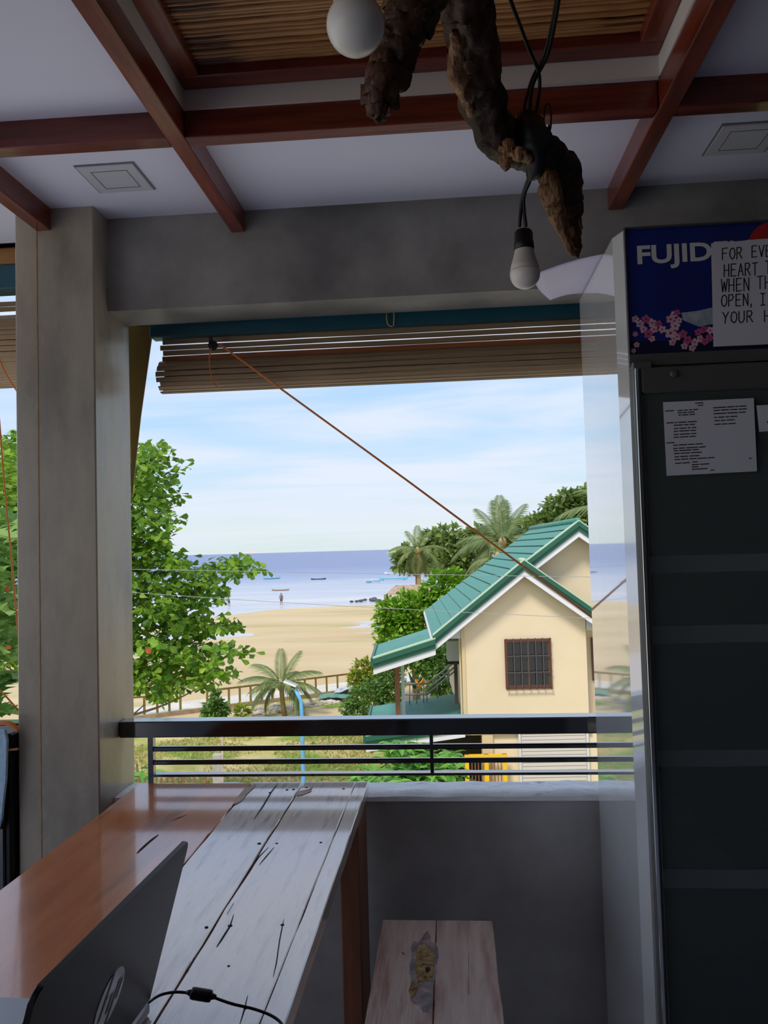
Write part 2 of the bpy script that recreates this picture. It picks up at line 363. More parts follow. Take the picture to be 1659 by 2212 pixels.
leafmat('leaf_plant', [G((92, 152, 56)), G((126, 184, 76)), G((72, 126, 46)), G((150, 196, 92))])
leafmat('leaf_palm', [G((98, 118, 58)), G((124, 140, 76)), G((76, 98, 46)), G((142, 150, 90))], transl=0.25)
leafmat('leaf_palm_dark', [G((96, 116, 66)), G((120, 136, 80)), G((80, 104, 56))], transl=0.25)
leafmat('grass_blade', [G((164, 170, 80)), G((208, 192, 130)), G((140, 160, 70)), G((222, 206, 150)), G((176, 150, 104))], 0.5)
leafmat('leaf_red', [G((214, 110, 60)), G((200, 90, 50))])
MT = MATS

# ================================================================== the setting: room shell
ZC = 2.505           # ceiling
YW = 2.46            # front wall plane (beam and parapet, room side)
XL, XR, YB = -3.1, 1.22, -3.0
def st(o, label):
    o['kind'] = 'structure'; o['label'] = label; return o

st(box('floor', (XL-0.2, YB-0.2, -0.22), (XR+0.2, 2.64, 0.0), MT['floor_tile']), 'unseen floor of the upstairs eating area, made pale to bounce daylight')  # out of view; pale colour chosen to throw daylight up at the ceiling
st(box('wall_back', (XL+0.25, YB-0.2, 0.0), (XR+0.2, YB, ZC), MT['interior_dark']), 'dim plain wall behind the viewer')
st(box('wall_back_pillar', (XL, YB-0.2, 0.0), (XL+0.25, YB, ZC), MT['pillar_concrete']), 'concrete pillar at the far corner of the open side')
st(box('wall_right', (XR, YB, 0.0), (XR+0.2, 2.62, ZC), MT['interior_dark']), 'dim plain wall to the right of the chiller')
st(box('wall_front', (-1.055, YW, 2.207), (XR, 2.63, ZC+0.02), MT['concrete']), 'grey plastered concrete lintel above the opening')
pw = st(box('wall_parapet', (-1.055, YW+0.01, 0.0), (XR, 2.615, 0.676), MT['parapet_lightened']), 'low concrete parapet wall under the railing')
# rough painted ledge on the parapet top
bm = bmesh.new()
nx = 60
for i in range(nx+1):
    x = -1.055 + (XR+1.055)*i/nx
    w1 = 0.004*noise.noise(Vector((x*9, 0, 0))); w2 = 0.006*noise.noise(Vector((x*13, 5, 0)))
    for y, z in ((YW+0.006, 0.672), (YW+0.006, 0.686+w1), (2.55, 0.688+w2*0.7), (2.62, 0.686+w2), (2.62, 0.672)):
        bm.verts.new((x, y, z))
bm.verts.ensure_lookup_table()
for i in range(nx):
    for k in range(4):
        a = i*5+k; bm.faces.new((bm.verts[a], bm.verts[a+1], bm.verts[a+6], bm.verts[a+5]))
from_bm('ledge', bm, MT['sill_paint'], pw)
st(box('wall_pillar', (-1.306, 2.36, 0.0), (-1.055, 2.63, ZC+0.02), MT['pillar_concrete'], bevel=0.004), 'polished grey concrete pillar between the two openings')
box('paint_line', (P(83, 1000, Y=2.36).x-.0015, 2.3585, 0.0), (P(83, 1000, Y=2.36).x+.0015, 2.3605, 2.44), MT['tan_wood'], bpy.data.objects['wall_pillar'])
st(box('wall_left', (XL, YB, 0.0), (XL+0.12, 2.45, 0.12), MT['concrete']), 'low kerb along the open left side')
st(box('wall_left_bay', (XL, YW+0.01, 0.0), (-1.306, 2.615, 0.676), MT['concrete']), 'low parapet left of the pillar')

# ceiling with a raised well over the table
WX0, WX1, WY1, WY0 = -0.607, 0.518, 1.872, -1.2
zs_top = P(830, 165, Y=WY1).z         # top of white skirt / underside of red frame
cg = st(boxes('ceiling', [((XL-0.2, YB-0.2, ZC), (WX0-.013, 2.64, ZC+0.05)), ((WX1+.013, YB-0.2, ZC), (XR+0.2, 2.64, ZC+0.05)),
                 ((WX0-.013, WY1+.013, ZC), (WX1+.013, 2.64, ZC+0.05)), ((WX0-.013, YB-0.2, ZC), (WX1+.013, WY0-.013, ZC+0.05))], MT['ceiling_white']), 'white flat ceiling boards between the red beams')
st(box('roof_slab', (XL-0.25, YB-0.25, ZC+0.42), (XR+0.4, 2.66, ZC+0.5), MT['interior_dark']), 'unseen roof slab added above the ceiling to block the sun')  # out of view, added to keep the sun off the room
yfr = P(830, 135, Z=zs_top).y         # near edge of the frame underside
zbam = P(830, 117, Y=yfr).z           # bamboo plane
boxes('well_skirt', [((WX0-0.012, WY0, ZC), (WX0, WY1, zbam+0.03)), ((WX1, WY0, ZC), (WX1+0.012, WY1, zbam+0.03)),
                     ((WX0, WY1, ZC), (WX1, WY1+0.012, zbam+0.03)), ((WX0, WY0-0.012, ZC), (WX1, WY0, zbam+0.03))], MT['skirt_white'], cg)
fw = WY1 - yfr
boxes('well_frame', [((WX0+0.001, WY1-fw, zs_top), (WX1-0.001, WY1-0.001, zs_top+0.07))], MT['red_wood_x'], cg, 0.003)
boxes('well_frame', [((WX0+0.001, WY0+0.1, zs_top), (WX0+fw, WY1-fw, zs_top+0.07)), ], MT['red_wood'], cg, 0.003)
boxes('well_frame', [((WX1-fw, WY0+0.1, zs_top), (WX1-0.001, WY1-fw, zs_top+0.07))], MT['red_wood'], cg, 0.003)
box('well_backing', (WX0-0.02, WY0-0.02, zbam+0.03), (WX1+0.02, WY1+0.02, zbam+0.05), MT['interior_dark'], cg)
# bamboo canes (each its own piece)
bm = bmesh.new(); pts = []
for i in range(25):
    x = WX0+0.01+(WX1-WX0-0.02)*i/24; pts.append((x-(WX0+WX1)/2, 0, 0.0012*noise.noise(Vector((x*6, 1, 0)))))
bm_tube(bm, pts, [0.0068*(1+(0.16 if i % 5 == 2 else 0)) for i in range(25)], 8)
cane = bpy.data.meshes.new('bamboo_cane'); bmesh.ops.recalc_face_normals(bm, faces=bm.faces); bm.to_mesh(cane); bm.free(); cane.materials.append(MT['bamboo'])
cane.polygons.foreach_set('use_smooth', [True]*len(cane.polygons))
yy = WY1-fw-0.006; k = 0
while yy > 0.35:
    m4 = Matrix.Translation(((WX0+WX1)/2, yy, zbam+0.012+random.uniform(-.003, .003))) @ Matrix.Rotation(random.uniform(-.004, .004), 4, 'Z') @ Matrix.Rotation(random.uniform(0, 6), 4, 'X')
    if random.random() < .5: m4 = m4 @ Matrix.Rotation(math.pi, 4, 'Z')
    s = random.uniform(.8, 1.15); m4 = m4 @ Matrix.Diagonal((1, s, s, 1))
    inst('bamboo_cane', cane, m4, cg); yy -= 0.0135*s*1.02; k += 1
# square flush panels in the ceiling
for i, q in enumerate((((187, 364), (273, 361), (306, 402), (234, 405)), ((1566, 279), (1690, 268), (1640, 318), (1535, 325)))):
    c = sum((P(x, y, Z=ZC) for x, y in q), Vector())/4
    pn = thing('ceiling_panel', ('square flush white panel in the ceiling left of the nearer left beam', 'square flush white panel in the ceiling above the chiller')[i], 'ceiling panel', tuple(c), 'flush ceiling panels')
    s = 0.085
    boxes('groove', [((c.x-s, c.y-s, ZC-0.0025), (c.x+s, c.y+s, ZC-0.0005))], MT['panel_groove'], pn)
    box('plate', (c.x-s+0.004, c.y-s+0.004, ZC-0.006), (c.x+s-0.004, c.y+s-0.004, ZC-0.001), MT['panel_white'], pn, 0.002)
    s2 = 0.05
    boxes('frame', [((c.x-s2-.002, c.y-s2-.002, ZC-0.007), (c.x+s2+.002, c.y-s2, ZC-0.005)), ((c.x-s2-.002, c.y+s2, ZC-0.007), (c.x+s2+.002, c.y+s2+.002, ZC-0.005)),
                    ((c.x-s2-.002, c.y-s2, ZC-0.007), (c.x-s2, c.y+s2, ZC-0.005)), ((c.x+s2, c.y-s2, ZC-0.007), (c.x+s2+.002, c.y+s2, ZC-0.005))], MT['panel_groove'], pn)

# red ceiling beams
ZB = 2.437
def rafter(x0, x1, yend, shear, label):
    prs = [(x0, YB, ZB), (x1, YB, ZB), (x1, YB, ZC+0.02), (x0, YB, ZC+0.02)]
    d = Vector((shear*(yend-YB), yend-YB, 0))
    prs = [Vector(p) - Vector((shear*(yend-YB), 0, 0)) for p in prs]
    o = prism('ceiling_beam', prs, d, MT['red_wood'], None, 0.002)
    return tag(o, label, 'ceiling beam', 'red ceiling beams', 'structure')
rafter(-0.652, -0.608, YW+0.03, 0.0, 'red varnished ceiling beam running to the lintel left of centre')
rafter(0.512, 0.556, YW+0.03, -0.012, 'red varnished ceiling beam running to the lintel above the chiller')
rafter(-1.236, -1.19, 2.38, 0.0, 'red varnished ceiling beam running into the top of the pillar')
def crossbeam(x0, x1, y0, y1, dy, label):
    o = prism('ceiling_beam', [(x0, y0, ZB+0.001), (x0, y1, ZB+0.001), (x0, y1, ZC+0.02), (x0, y0, ZC+0.02)], (x1-x0, dy, 0), MT['red_wood_x'], None, 0.002)
    return tag(o, label, 'ceiling beam', 'red ceiling beams', 'structure')
crossbeam(XL, -0.652, 1.835, 1.883, 0.035, 'red cross beam spanning the ceiling left of the left long beam')
crossbeam(-0.608, 0.517, 1.876, 1.922, 0.012, 'red cross beam between the two long beams behind the driftwood')
crossbeam(0.56, XR, 1.888, 1.934, 0.012, 'red cross beam spanning the ceiling right of the right long beam')

# ================================================================== railing
rl = thing('railing', 'black metal railing with thick top bar on the parapet', 'railing', (0, 2.53, 0.68))
box('top_bar', (-1.054, 2.50, 0.860), (XR, 2.562, 0.910), MT['rail_black'], rl, 0.003)
for z in (0.819, 0.777): box('rod', (-0.965, 2.522, z-0.0075), (XR, 2.538, z+0.0075), MT['rail_black'], rl, 0.003)
box('rod', (-0.965, 2.515, 0.734), (XR, 2.547, 0.742), MT['rail_black'], rl, 0.001)
box('post', (-0.968, 2.518, 0.684), (-0.951, 2.542, 0.862), MT['rail_black'], rl, 0.001)
for x in (-0.079, 0.80): box('post', (x, 2.523, 0.735), (x+0.011, 2.537, 0.862), MT['rail_black'], rl, 0.001)
# left bay railing, mostly hidden by the pillar
rl2 = thing('railing', 'black railing in the opening left of the pillar', 'railing', (-2.5, 2.53, 0.68))
box('top_bar', (XL+0.15, 2.50, 0.860), (-1.307, 2.562, 0.910), MT['rail_black'], rl2, 0.003)
for z in (0.819, 0.777, 0.738): box('rod', (XL+0.15, 2.522, z-0.006), (-1.307, 2.538, z+0.006), MT['rail_black'], rl2, 0.002)

# ================================================================== bamboo blind in the main opening
YBL = 2.70
def blind(x0, x1, zt, gaps, zroll_top, zroll_bot, label, Y, red=None):
    b = thing('roll_blind', label, 'blind', ((x0+x1)/2, Y, zroll_bot))
    L_ = x1-x0; nseg = 16
    def slat_mesh(hh, th, wav):
        bm = bmesh.new(); rows = []
        for i in range(nseg+1):
            x = L_*i/nseg - L_/2; dz = 0.0016*noise.noise(Vector((x*2.2, wav, 0))); hv = hh*(1+0.12*noise.noise(Vector((x*5, wav+3, 0))))
            rows.append([bm.verts.new((x, -th/2, dz-hv/2)), bm.verts.new((x, -th/2, dz+hv/2)), bm.verts.new((x, th/2, dz+hv/2)), bm.verts.new((x, th/2, dz-hv/2))])
        for i in range(nseg):
            for k in range(4): bm.faces.new((rows[i][k], rows[i][(k+1) % 4], rows[i+1][(k+1) % 4], rows[i+1][k]))
        bm.faces.new(rows[0][::-1]); bm.faces.new(rows[-1]); bmesh.ops.recalc_face_normals(bm, faces=bm.faces)
        me = bpy.data.meshes.new('slat'); bm.to_mesh(me); bm.free(); return me
    variants = []
    for v in range(4):
        me = slat_mesh(0.0166, 0.005, v*7.3); me.materials.append(MT['blind_slat']); variants.append(me)
    mer = slat_mesh(0.0172, 0.005, 99); mer.materials.append(MT['blind_slat_red'])
    z = zt
    for i in range(gaps):
        z -= 0.0195
        inst('slat', mer if red == i else variants[i % 4], Matrix.Translation(((x0+x1)/2+random.uniform(-.006, .006), Y, z+0.0085)), b)
    zc = (zroll_top+zroll_bot)/2; R = (zroll_top-zroll_bot)/2
    nr = max(12, int(2*math.pi*R/0.0190))
    for i in range(nr):
        a = 2*math.pi*i/nr+0.1; rr = R*(0.93 + 0.07*math.cos(2*a+.6))
        m4 = Matrix.Translation(((x0+x1)/2+random.uniform(-.008, .008), Y+rr*math.cos(a)*0.72, zc+rr*math.sin(a))) @ Matrix.Rotation(a+math.pi/2, 4, 'X')
        m4 = m4 @ Matrix.Rotation(math.pi/2, 4, 'X') if False else m4
        m4 = Matrix.Translation(m4.translation) @ Matrix.Rotation(a, 4, 'X')
        inst('slat', variants[(i*3+1) % 4], m4, b)
    tube('roll_core', [(x0+0.02, Y, zc), (x1-0.02, Y, zc)], R*0.62, MT['boat_dark'], b, 12)
    return b
zt = P(800, 707, Y=YBL).z - 0.006
x0b = P(350, 800, Y=YBL).x
zrb = P(800, 833, Y=YBL).z; zrt = zt - 0.0195*4 + 0.002
bl = blind(x0b, 1.05, zt, 4, zrt, zrb, 'rolled-up bamboo slat blind hanging in the main opening', YBL, 3)
hd = thing('blind_header', 'dark teal wooden header bar above the main bamboo blind', 'blind header', (0, YBL, zt))
xh = P(330, 705, Y=YBL).x
box('bar', (xh, YBL-0.035, P(800, 706, Y=YBL-.035).z), (1.1, YBL+0.02, P(800, 667, Y=YBL-.035).z), MT['teal_paint'], hd, 0.004)
box('batten', (xh, YBL-0.03, P(800, 667, Y=YBL-.035).z), (1.1, YBL+0.03, P(800, 640, Y=YBL-.035).z+0.02), MT['rust_wood'], hd, 0.002)
box('end_wrap', (-1.054, YBL-0.03, P(300, 701, Y=YBL-.03).z), (xh, YBL-0.005, P(300, 687, Y=YBL-.03).z+0.0), MT['navy'], hd, 0.002)
# hanging cords of the blind
pulley = P(460, 746, Y=YBL-0.06)
bp = thing('cord_pulley', 'small black pulley with orange cord at the left of the blind', 'pulley', tuple(pulley))
lathe('wheel', [(0.006, -0.006), (0.016, -0.006), (0.013, 0), (0.016, 0.006), (0.006, 0.006)], pulley, MT['black_rubber'], bp, 20, (0.35, -1, 0))
box('bracket', (pulley.x-0.012, pulley.y-0.008, pulley.z-0.004), (pulley.x-0.002, pulley.y+0.008, pulley.z+0.034), MT['black_rubber'], bp, 0.002)
pa = [P(x, y, Y=YBL-0.066) for x, y in ((457, 752), (452, 775), (455, 805), (463, 828), (470, 838))]
tube('lift_cord', catmull(pa), 0.0022, MT['rope'], bp, 6)
pa = [P(476, 745, Y=YBL-0.065), P(880, 1037, Y=2.60), P(1292, 1343, Y=2.50)]
tag(tube('pull_rope', [pa[0], pa[1]+Vector((0, 0, -0.002)), pa[2]], 0.0034, MT['rope'], None, 8), 'orange rope stretched diagonally from the blind pulley down behind the chiller', 'rope')
pa = [P(x, y, Y=YBL-0.045) for x, y in ((848, 706), (838, 700), (835, 680), (841, 660), (846, 660), (851, 680), (850, 704))]
tag(tube('cord_loop', catmull(pa), 0.0020, MT['cord_yellow'], None, 6), 'yellow cord loop hanging on the teal header bar', 'cord')
# olive tarp strip beside the pillar
tp = [(266, 686), (329, 686), (328, 729), (318, 800), (304, 900), (293, 1000), (284, 1090), (281, 1000), (279, 900), (275, 800)]
tq = [P(x, y, Y=2.72 - 0.0002*(y-700)*0.2) for x, y in tp]
tag(prism('tarp_strip', tq, (0, 0.004, 0), MT['tarp']), 'olive tarpaulin strip tapering down beside the pillar', 'tarpaulin')
tag(tube('hanging_cord', [P(x, y, Y=2.66) for x, y in ((268, 735), (273, 770), (278, 815), (280, 880), (282, 1000))], 0.0015, MT['cord_yellow'], None, 6), 'thin pale cord hanging between pillar and tarpaulin', 'cord')

# left bay: tan board, teal bar, blind
b2 = thing('blind_header', 'tan board over a teal bar above the opening left of the pillar', 'blind header', (-2.5, YBL, 2.2))
zz = lambda y, Y=YBL: P(18, y, Y=Y).z
box('batten', (XL+0.2, YBL-0.05, zz(582)), (-1.31, YBL+0.03, zz(524)), MT['tan_wood'], b2, 0.002)
box('cornice', (XL+0.2, YBL-0.1, zz(522)), (-1.31, YBL+0.03, ZC), MT['rust_wood'], b2, 0.002)
box('bar', (XL+0.2, YBL-0.06, zz(636)), (-1.31, YBL+0.02, zz(584)), MT['teal_paint'], b2, 0.004)
blind(XL+0.3, -1.33, zz(640), 2, zz(667), zz(838), 'rolled-up bamboo slat blind in the opening left of the pillar', YBL+0.05)
pa = [P(x, y, Y=2.60) for x, y in ((-20, 700), (4, 790), (40, 850))]
tag(tube('lift_cord', catmull(pa), 0.003, MT['rope'], None, 6), 'orange cord wrapped round the blind left of the pillar', 'cord')
pa = [P(x, y, Y=2.60) for x, y in ((-2, 900), (10, 1050), (24, 1200), (40, 1380))]
tag(tube('pull_rope', catmull(pa), 0.003, MT['rope'], None, 6), 'orange rope hanging past the left edge of the pillar', 'rope')
pa = [P(x, y, Y=2.56) for x, y in ((-30, 1480), (0, 1492), (40, 1535))]
tag(tube('pull_rope', catmull(pa), 0.003, MT['rope'], None, 6), 'short orange rope running down to the left railing', 'rope')

# dark cabinet, strap and towel at the left edge
xa = P(-120, 1700, Y=2.30).x; xb = P(40, 1700, Y=2.30).x
cb = thing('cabinet', 'black cabinet standing left of the pillar', 'cabinet', (xa, 2.36, 0))
box('body', (xa-0.2, 2.33, 0.0), (-1.312, 2.45, P(30, 1585, Y=2.33).z), MT['black_plastic'], cb, 0.006)
box('door', (xa-0.18, 2.322, 0.05), (-1.33, 2.33, P(30, 1640, Y=2.33).z), MT['rail_black'], cb, 0.004)
pa = [P(x, y, Y=2.315) for x, y in ((-40, 1570), (-5, 1562), (20, 1563), (40, 1578))]
tag(tube('strap', catmull(pa), [0.008]*19, MT['rope'], None, 8, flat=0.5), 'orange strap lying over the black cabinet', 'strap')
pa = [P(x, y, Y=2.315) for x, y in ((-40, 1612), (0, 1620), (40, 1618))]
tag(tube('strap', catmull(pa), 0.004, MT['tan_wood'], None, 8, flat=0.5), 'thin tan strap hanging across the black cabinet', 'strap')
tw = [P(x, y, Y=2.30) for x, y in ((-70, 1575), (10, 1577), (15, 1600), (12, 1680), (3, 1770), (-6, 1800), (-70, 1800))]
tag(prism('towel', tw, (0, 0.012, 0), MT['towel_blue'], None, 0.002), 'light blue towel hanging at the left edge', 'towel')

# ================================================================== table
ZT = 0.74
def plank(name, xa, xb, y0, y1, zt, th, m, parent, wa=0.0, wb=0.0, seed=0, sk=0.0, n=48):
    bm = bmesh.new(); rows = []
    for i in range(n+1):
        y = y0+(y1-y0)*i/n
        ea = xa + wa*noise.noise(Vector((y*6, seed, 0))) + wa*.4*noise.noise(Vector((y*30, seed, 3))) + sk*(y-y0); eb = xb + wb*noise.noise(Vector((y*6, seed+11, 0))) + wb*.4*noise.noise(Vector((y*30, seed+11, 3))) + sk*(y-y0)
        c = 0.002
        rows.append([bm.verts.new(v) for v in ((ea, y, zt-th), (ea, y, zt-c), (ea+c, y, zt), (eb-c, y, zt), (eb, y, zt-c), (eb, y, zt-th))])
    for i in range(n):
        for k in range(6): bm.faces.new((rows[i][k], rows[i][(k+1) % 6], rows[i+1][(k+1) % 6], rows[i+1][k]))
    bm.faces.new(rows[0][::-1]); bm.faces.new(rows[-1])
    return from_bm(name, bm, m, parent)
tb = thing('table', 'wooden plank table with varnished and weathered boards by the parapet', 'table', (-0.61, 1.3, 0))
TY0, TY1 = 0.15, 2.437
a = plank('plank', -0.960, -0.6145, TY0, TY1-0.012, ZT, 0.034, MT['varnish_wood'], tb, 0.002, 0.004, 1); a['label'] = 'glossy brown varnished board'
plank('plank', -0.6115, -0.4595, TY0, TY1, ZT-0.0005, 0.034, MT['worn_wood'], tb, 0.004, 0.003, 5)
plank('plank', -0.4555, -0.3005, TY0, TY1, ZT, 0.034, MT['worn_wood_pink'], tb, 0.003, 0.0015, 9)
plank('plank', -0.2993, -0.262, TY0, TY1, ZT, 0.034, MT['worn_wood'], tb, 0.0015, 0.001, 13)
boxes('apron', [((-0.9, TY1-.13, 0.63), (-0.3, TY1-.1, ZT-0.036)), ((-0.9, TY0+.1, 0.63), (-0.3, TY0+.13, ZT-0.036))], MT['leg_wood'], tb)
for x, y in ((-0.318, 2.19), (-0.93, 2.19), (-0.318, 0.3), (-0.93, 0.3)):
    box('leg', (x, y, 0.0), (x+0.052, y+0.20, ZT-0.034), MT['leg_wood'], tb, 0.003)
def flat_poly(name, pts, th, m, parent): return prism(name, pts, (0, 0, th), m, parent)
for q in (((505, 1738), (513, 1722), (530, 1702), (552, 1694), (550, 1700), (533, 1716), (522, 1730), (510, 1737)),
          ((640, 1716), (648, 1709), (668, 1705), (676, 1698), (672, 1710), (655, 1717), (642, 1720))):
    flat_poly('chip', [P(x, y, Z=ZT+0.0004) for x, y in q], 0.0012, MT['chip_pale'], tb)
for x, y, r in ((560, 1822, 4), (598, 1822, 3), (693, 1820, 3), (497, 2000, 5), (446, 2003, 4), (610, 1998, 4), (620, 1706, 3), (634, 1705, 3), (742, 1704, 3), (494, 2087, 3), (530, 2178, 4), (662, 1701, 3), (582, 1712, 2)):
    p = P(x, y, Z=ZT); s = r*p.y/FPX
    lathe('nail_hole', [(s, 0.0), (s*1.05, 0.0006), (s*.4, 0.0008)], (p.x, p.y, ZT), MT['crack_dark'], tb, 10)
def crack(pts, wpx, z, parent, m='crack_dark'):
    ps = [P(x, y, Z=z+0.0006) for x, y in pts]
    w = wpx*ps[0].y/FPX/2; lft = []; rgt = []
    for i, p in enumerate(ps):
        f = 1.0 if 0 < i < len(ps)-1 else 0.25
        lft.append(p+Vector((-w*f, 0, 0))); rgt.append(p+Vector((w*f, 0, 0)))
    flat_poly('crack', lft+rgt[::-1], 0.0006, MT[m], parent)
for c, wd in ((((342, 1803), (330, 1812), (318, 1822), (305, 1834), (296, 1843)), 5), (((600, 1692), (585, 1712), (570, 1738), (548, 1770)), 2.2), (((402, 1760), (388, 1766), (372, 1772)), 2),
              (((592, 1830), (575, 1850), (560, 1868)), 2), (((505, 1975), (497, 2000), (478, 2030), (468, 2045)), 3), (((613, 1985), (610, 2000), (604, 2030), (597, 2080), (590, 2110)), 2), (((535, 2150), (528, 2180), (518, 2212)), 3),
              (((505, 1950), (490, 1975)), 2), (((418, 2070), (405, 2100)), 2), (((580, 1830), (560, 1850), (541, 1879)), 1.6)):
    crack(c, wd, ZT, tb)

# ================================================================== bench
bn = thing('bench', 'short weathered two-plank wooden bench in front of the parapet', 'bench', (-0.06, 1.6, 0))
BY0, BY1 = 1.0, 2.183
plank('plank', -0.206, -0.0655, BY0, BY1, 0.45, 0.045, MT['bench_wood'], bn, 0.003, 0.002, 21, 0.0)
plank('plank', -0.0635, 0.0815, BY0, BY1, 0.45, 0.045, MT['bench_wood'], bn, 0.002, 0.003, 27, 0.0)
for x in (-0.19, 0.02):
    for y in (1.08, 2.05): box('leg', (x, y, 0), (x+0.045, y+0.06, 0.406), MT['leg_wood'], bn, 0.003)
boxes('stretcher', [((-0.17, 1.1, 0.15), (-0.15, 2.08, 0.2)), ((0.04, 1.1, 0.15), (0.06, 2.08, 0.2))], MT['leg_wood'], bn)
# rotten patch beside the seam
def blob(name, px, py, rx, ry, z, h, m, parent, seed, irr=0.35):
    c = P(px, py, Z=z); n = 26; bm = bmesh.new(); sx = rx*c.y/FPX; sy_ = ry*c.y/FPX*c.y/(EYE[2]-z)
    rings = []
    for f, hh in ((1.0, 0.0), (0.85, h), (0.5, h*0.8), (0.2, h*0.9)):
        rings.append([bm.verts.new((c.x+sx*f*(1+irr*noise.noise(Vector((math.cos(2*math.pi*j/n)*1.7, math.sin(2*math.pi*j/n)*1.7, seed))))*math.cos(2*math.pi*j/n),
                                    c.y+sy_*f*(1+irr*noise.noise(Vector((math.cos(2*math.pi*j/n)*1.7, math.sin(2*math.pi*j/n)*1.7, seed))))*math.sin(2*math.pi*j/n),
                                    z+hh+(h*.6*noise.noise(Vector((j*1.3, f*9, seed))) if hh else 0))) for j in range(n)])
    for i in range(3):
        for j in range(n): bm.faces.new((rings[i][j], rings[i][(j+1) % n], rings[i+1][(j+1) % n], rings[i+1][j]))
    bm.faces.new(rings[3]); return from_bm(name, bm, m, parent)
blob('stain', 915, 2085, 30, 70, 0.4503, 0.0006, MT['stain_grey'], bn, 3, 0.5)
blob('rot_patch', 917, 2080, 24, 38, 0.4506, 0.004, MT['pulp_wood'], bn, 8, 0.45)
blob('rot_patch', 893, 2136, 9, 14, 0.4506, 0.003, MT['pulp_wood'], bn, 15, 0.5)
blob('rot_hole', 924, 2094, 5, 5, 0.4555, 0.0008, MT['crack_dark'], bn, 5, 0.3)
for c, wd in ((((1012, 2060), (1012, 2150)), 1.5), (((868, 2056), (872, 2060), (874, 2062)), 2)): crack(c, wd, 0.45, bn)

# ================================================================== laptop
lp = thing('laptop', 'open black laptop with its lid back turned to the right', 'laptop', (-0.5, 1.0, ZT))
T1 = P(410, 1813, Z=1.0); T2 = P(80, 2146, Z=1.0)
e = (T2-T1); e.z = 0; e.normalize(); nrm = Vector((e.y, -e.x, 0)); nrm = nrm if nrm.x > 0 else -nrm   # towards the viewer's side
dn = Vector((0, 0, -1))*0.238 - nrm*0.066; LW = (T2-T1).length
B1 = T1+dn; B2 = T2+dn
ax = dn.normalized(); thick = ax.cross(e).normalized(); thick = thick if thick.dot(nrm) < 0 else -thick
def lid_pt(s, t, off=0.0): return T1 + e*(s*LW) + dn*t + thick*off
def rounded(r=0.045, n=5):
    pts = []
    rs = r; rt = r*LW/dn.length
    for cs, ct, a0 in ((1-rs, rt, -90), (1, 1, None), (0, 1, None), (rs, rt, 180)):
        if a0 is None: pts.append((cs, ct)); continue
        for k in range(n+1):
            a = math.radians(a0+90*k/n); pts.append((cs+rs*math.cos(a), ct+rt*math.sin(a)))
    return pts
prism('lid', [lid_pt(s, t) for s, t in rounded(0.03)], thick*0.007, MT['black_plastic'], lp, 0.0012)
prism('screen', [lid_pt(s, t, 0.0075) for s, t in ((0.03, 0.06), (0.97, 0.06), (0.97, 0.92), (0.03, 0.92))], thick*0.001, MT['window_glass'], lp)
hx = -nrm*0.245
prism('base', [B1+Vector((0, 0, -0.004)), B2+Vector((0, 0, -0.004)), B2+hx+Vector((0, 0, -0.004)), B1+hx+Vector((0, 0, -0.004))], (0, 0, 0.741-(B1.z-0.004)), MT['deck_grey'], lp, 0.003)
zd = B1.z-0.0035
rows_k = 5
for r_ in range(rows_k):
    for c_ in range(14):
        s0 = 0.05+c_*0.0645; t0 = 0.16+r_*0.105
        pts = [B1+e*(LW*(s0+ds))+hx*(t0+dt) for ds, dt in ((0, 0), (0.055, 0), (0.055, 0.085), (0, 0.085))]
        prism('key', [Vector((p.x, p.y, zd)) for p in pts], (0, 0, 0.0022), MT['key_dark'], lp)
prism('touchpad', [Vector(((B1+e*(LW*s)+hx*t).x, (B1+e*(LW*s)+hx*t).y, zd)) for s, t in ((0.36, 0.72), (0.64, 0.72), (0.64, 0.96), (0.36, 0.96))], (0, 0, 0.0006), MT['silver'], lp)
# round emblem with two slanted slashes
emb_c = (0.545, 0.62); rr = 0.038
def hit_lid(px, py):
    r = Vector(ray(px, py)); n_ = thick; t = (T1-Vector(EYE)).dot(n_)/r.dot(n_); p = Vector(EYE)+r*t; q = p-T1
    return q.dot(e)/LW, q.dot(dn)/dn.length_squared
emb_c = hit_lid(236, 2158)
em = prism('emblem', [lid_pt(emb_c[0]+rr/LW*math.cos(a), emb_c[1]+rr/dn.length*math.sin(a), -0.0008) for a in np.linspace(0, 2*math.pi, 33)[:-1]], thick*0.0009, MT['silver'], lp)
def ebar(u0, v0, u1, v1, w_):
    a_ = Vector((u0, v0)); b_ = Vector((u1, v1)); 
    q = [(a_.x-w_, a_.y), (a_.x+w_, a_.y), (b_.x+w_, b_.y), (b_.x-w_, b_.y)]
    prism('emblem_mark', [lid_pt(emb_c[0]-rr*u/LW, emb_c[1]-rr*v/dn.length, -0.0012) for u, v in q], thick*0.0005, MT['black_plastic'], em)
ebar(-.62, -.45, -.20, .95, .09); ebar(-.05, -.45, .12, .12, .09); ebar(-.22, .18, .14, .18, .14); ebar(.12, -.95, .55, .42, .09); ebar(.62, -.3, .78, .3, .08); ebar(.45, .38, .74, .38, .12)

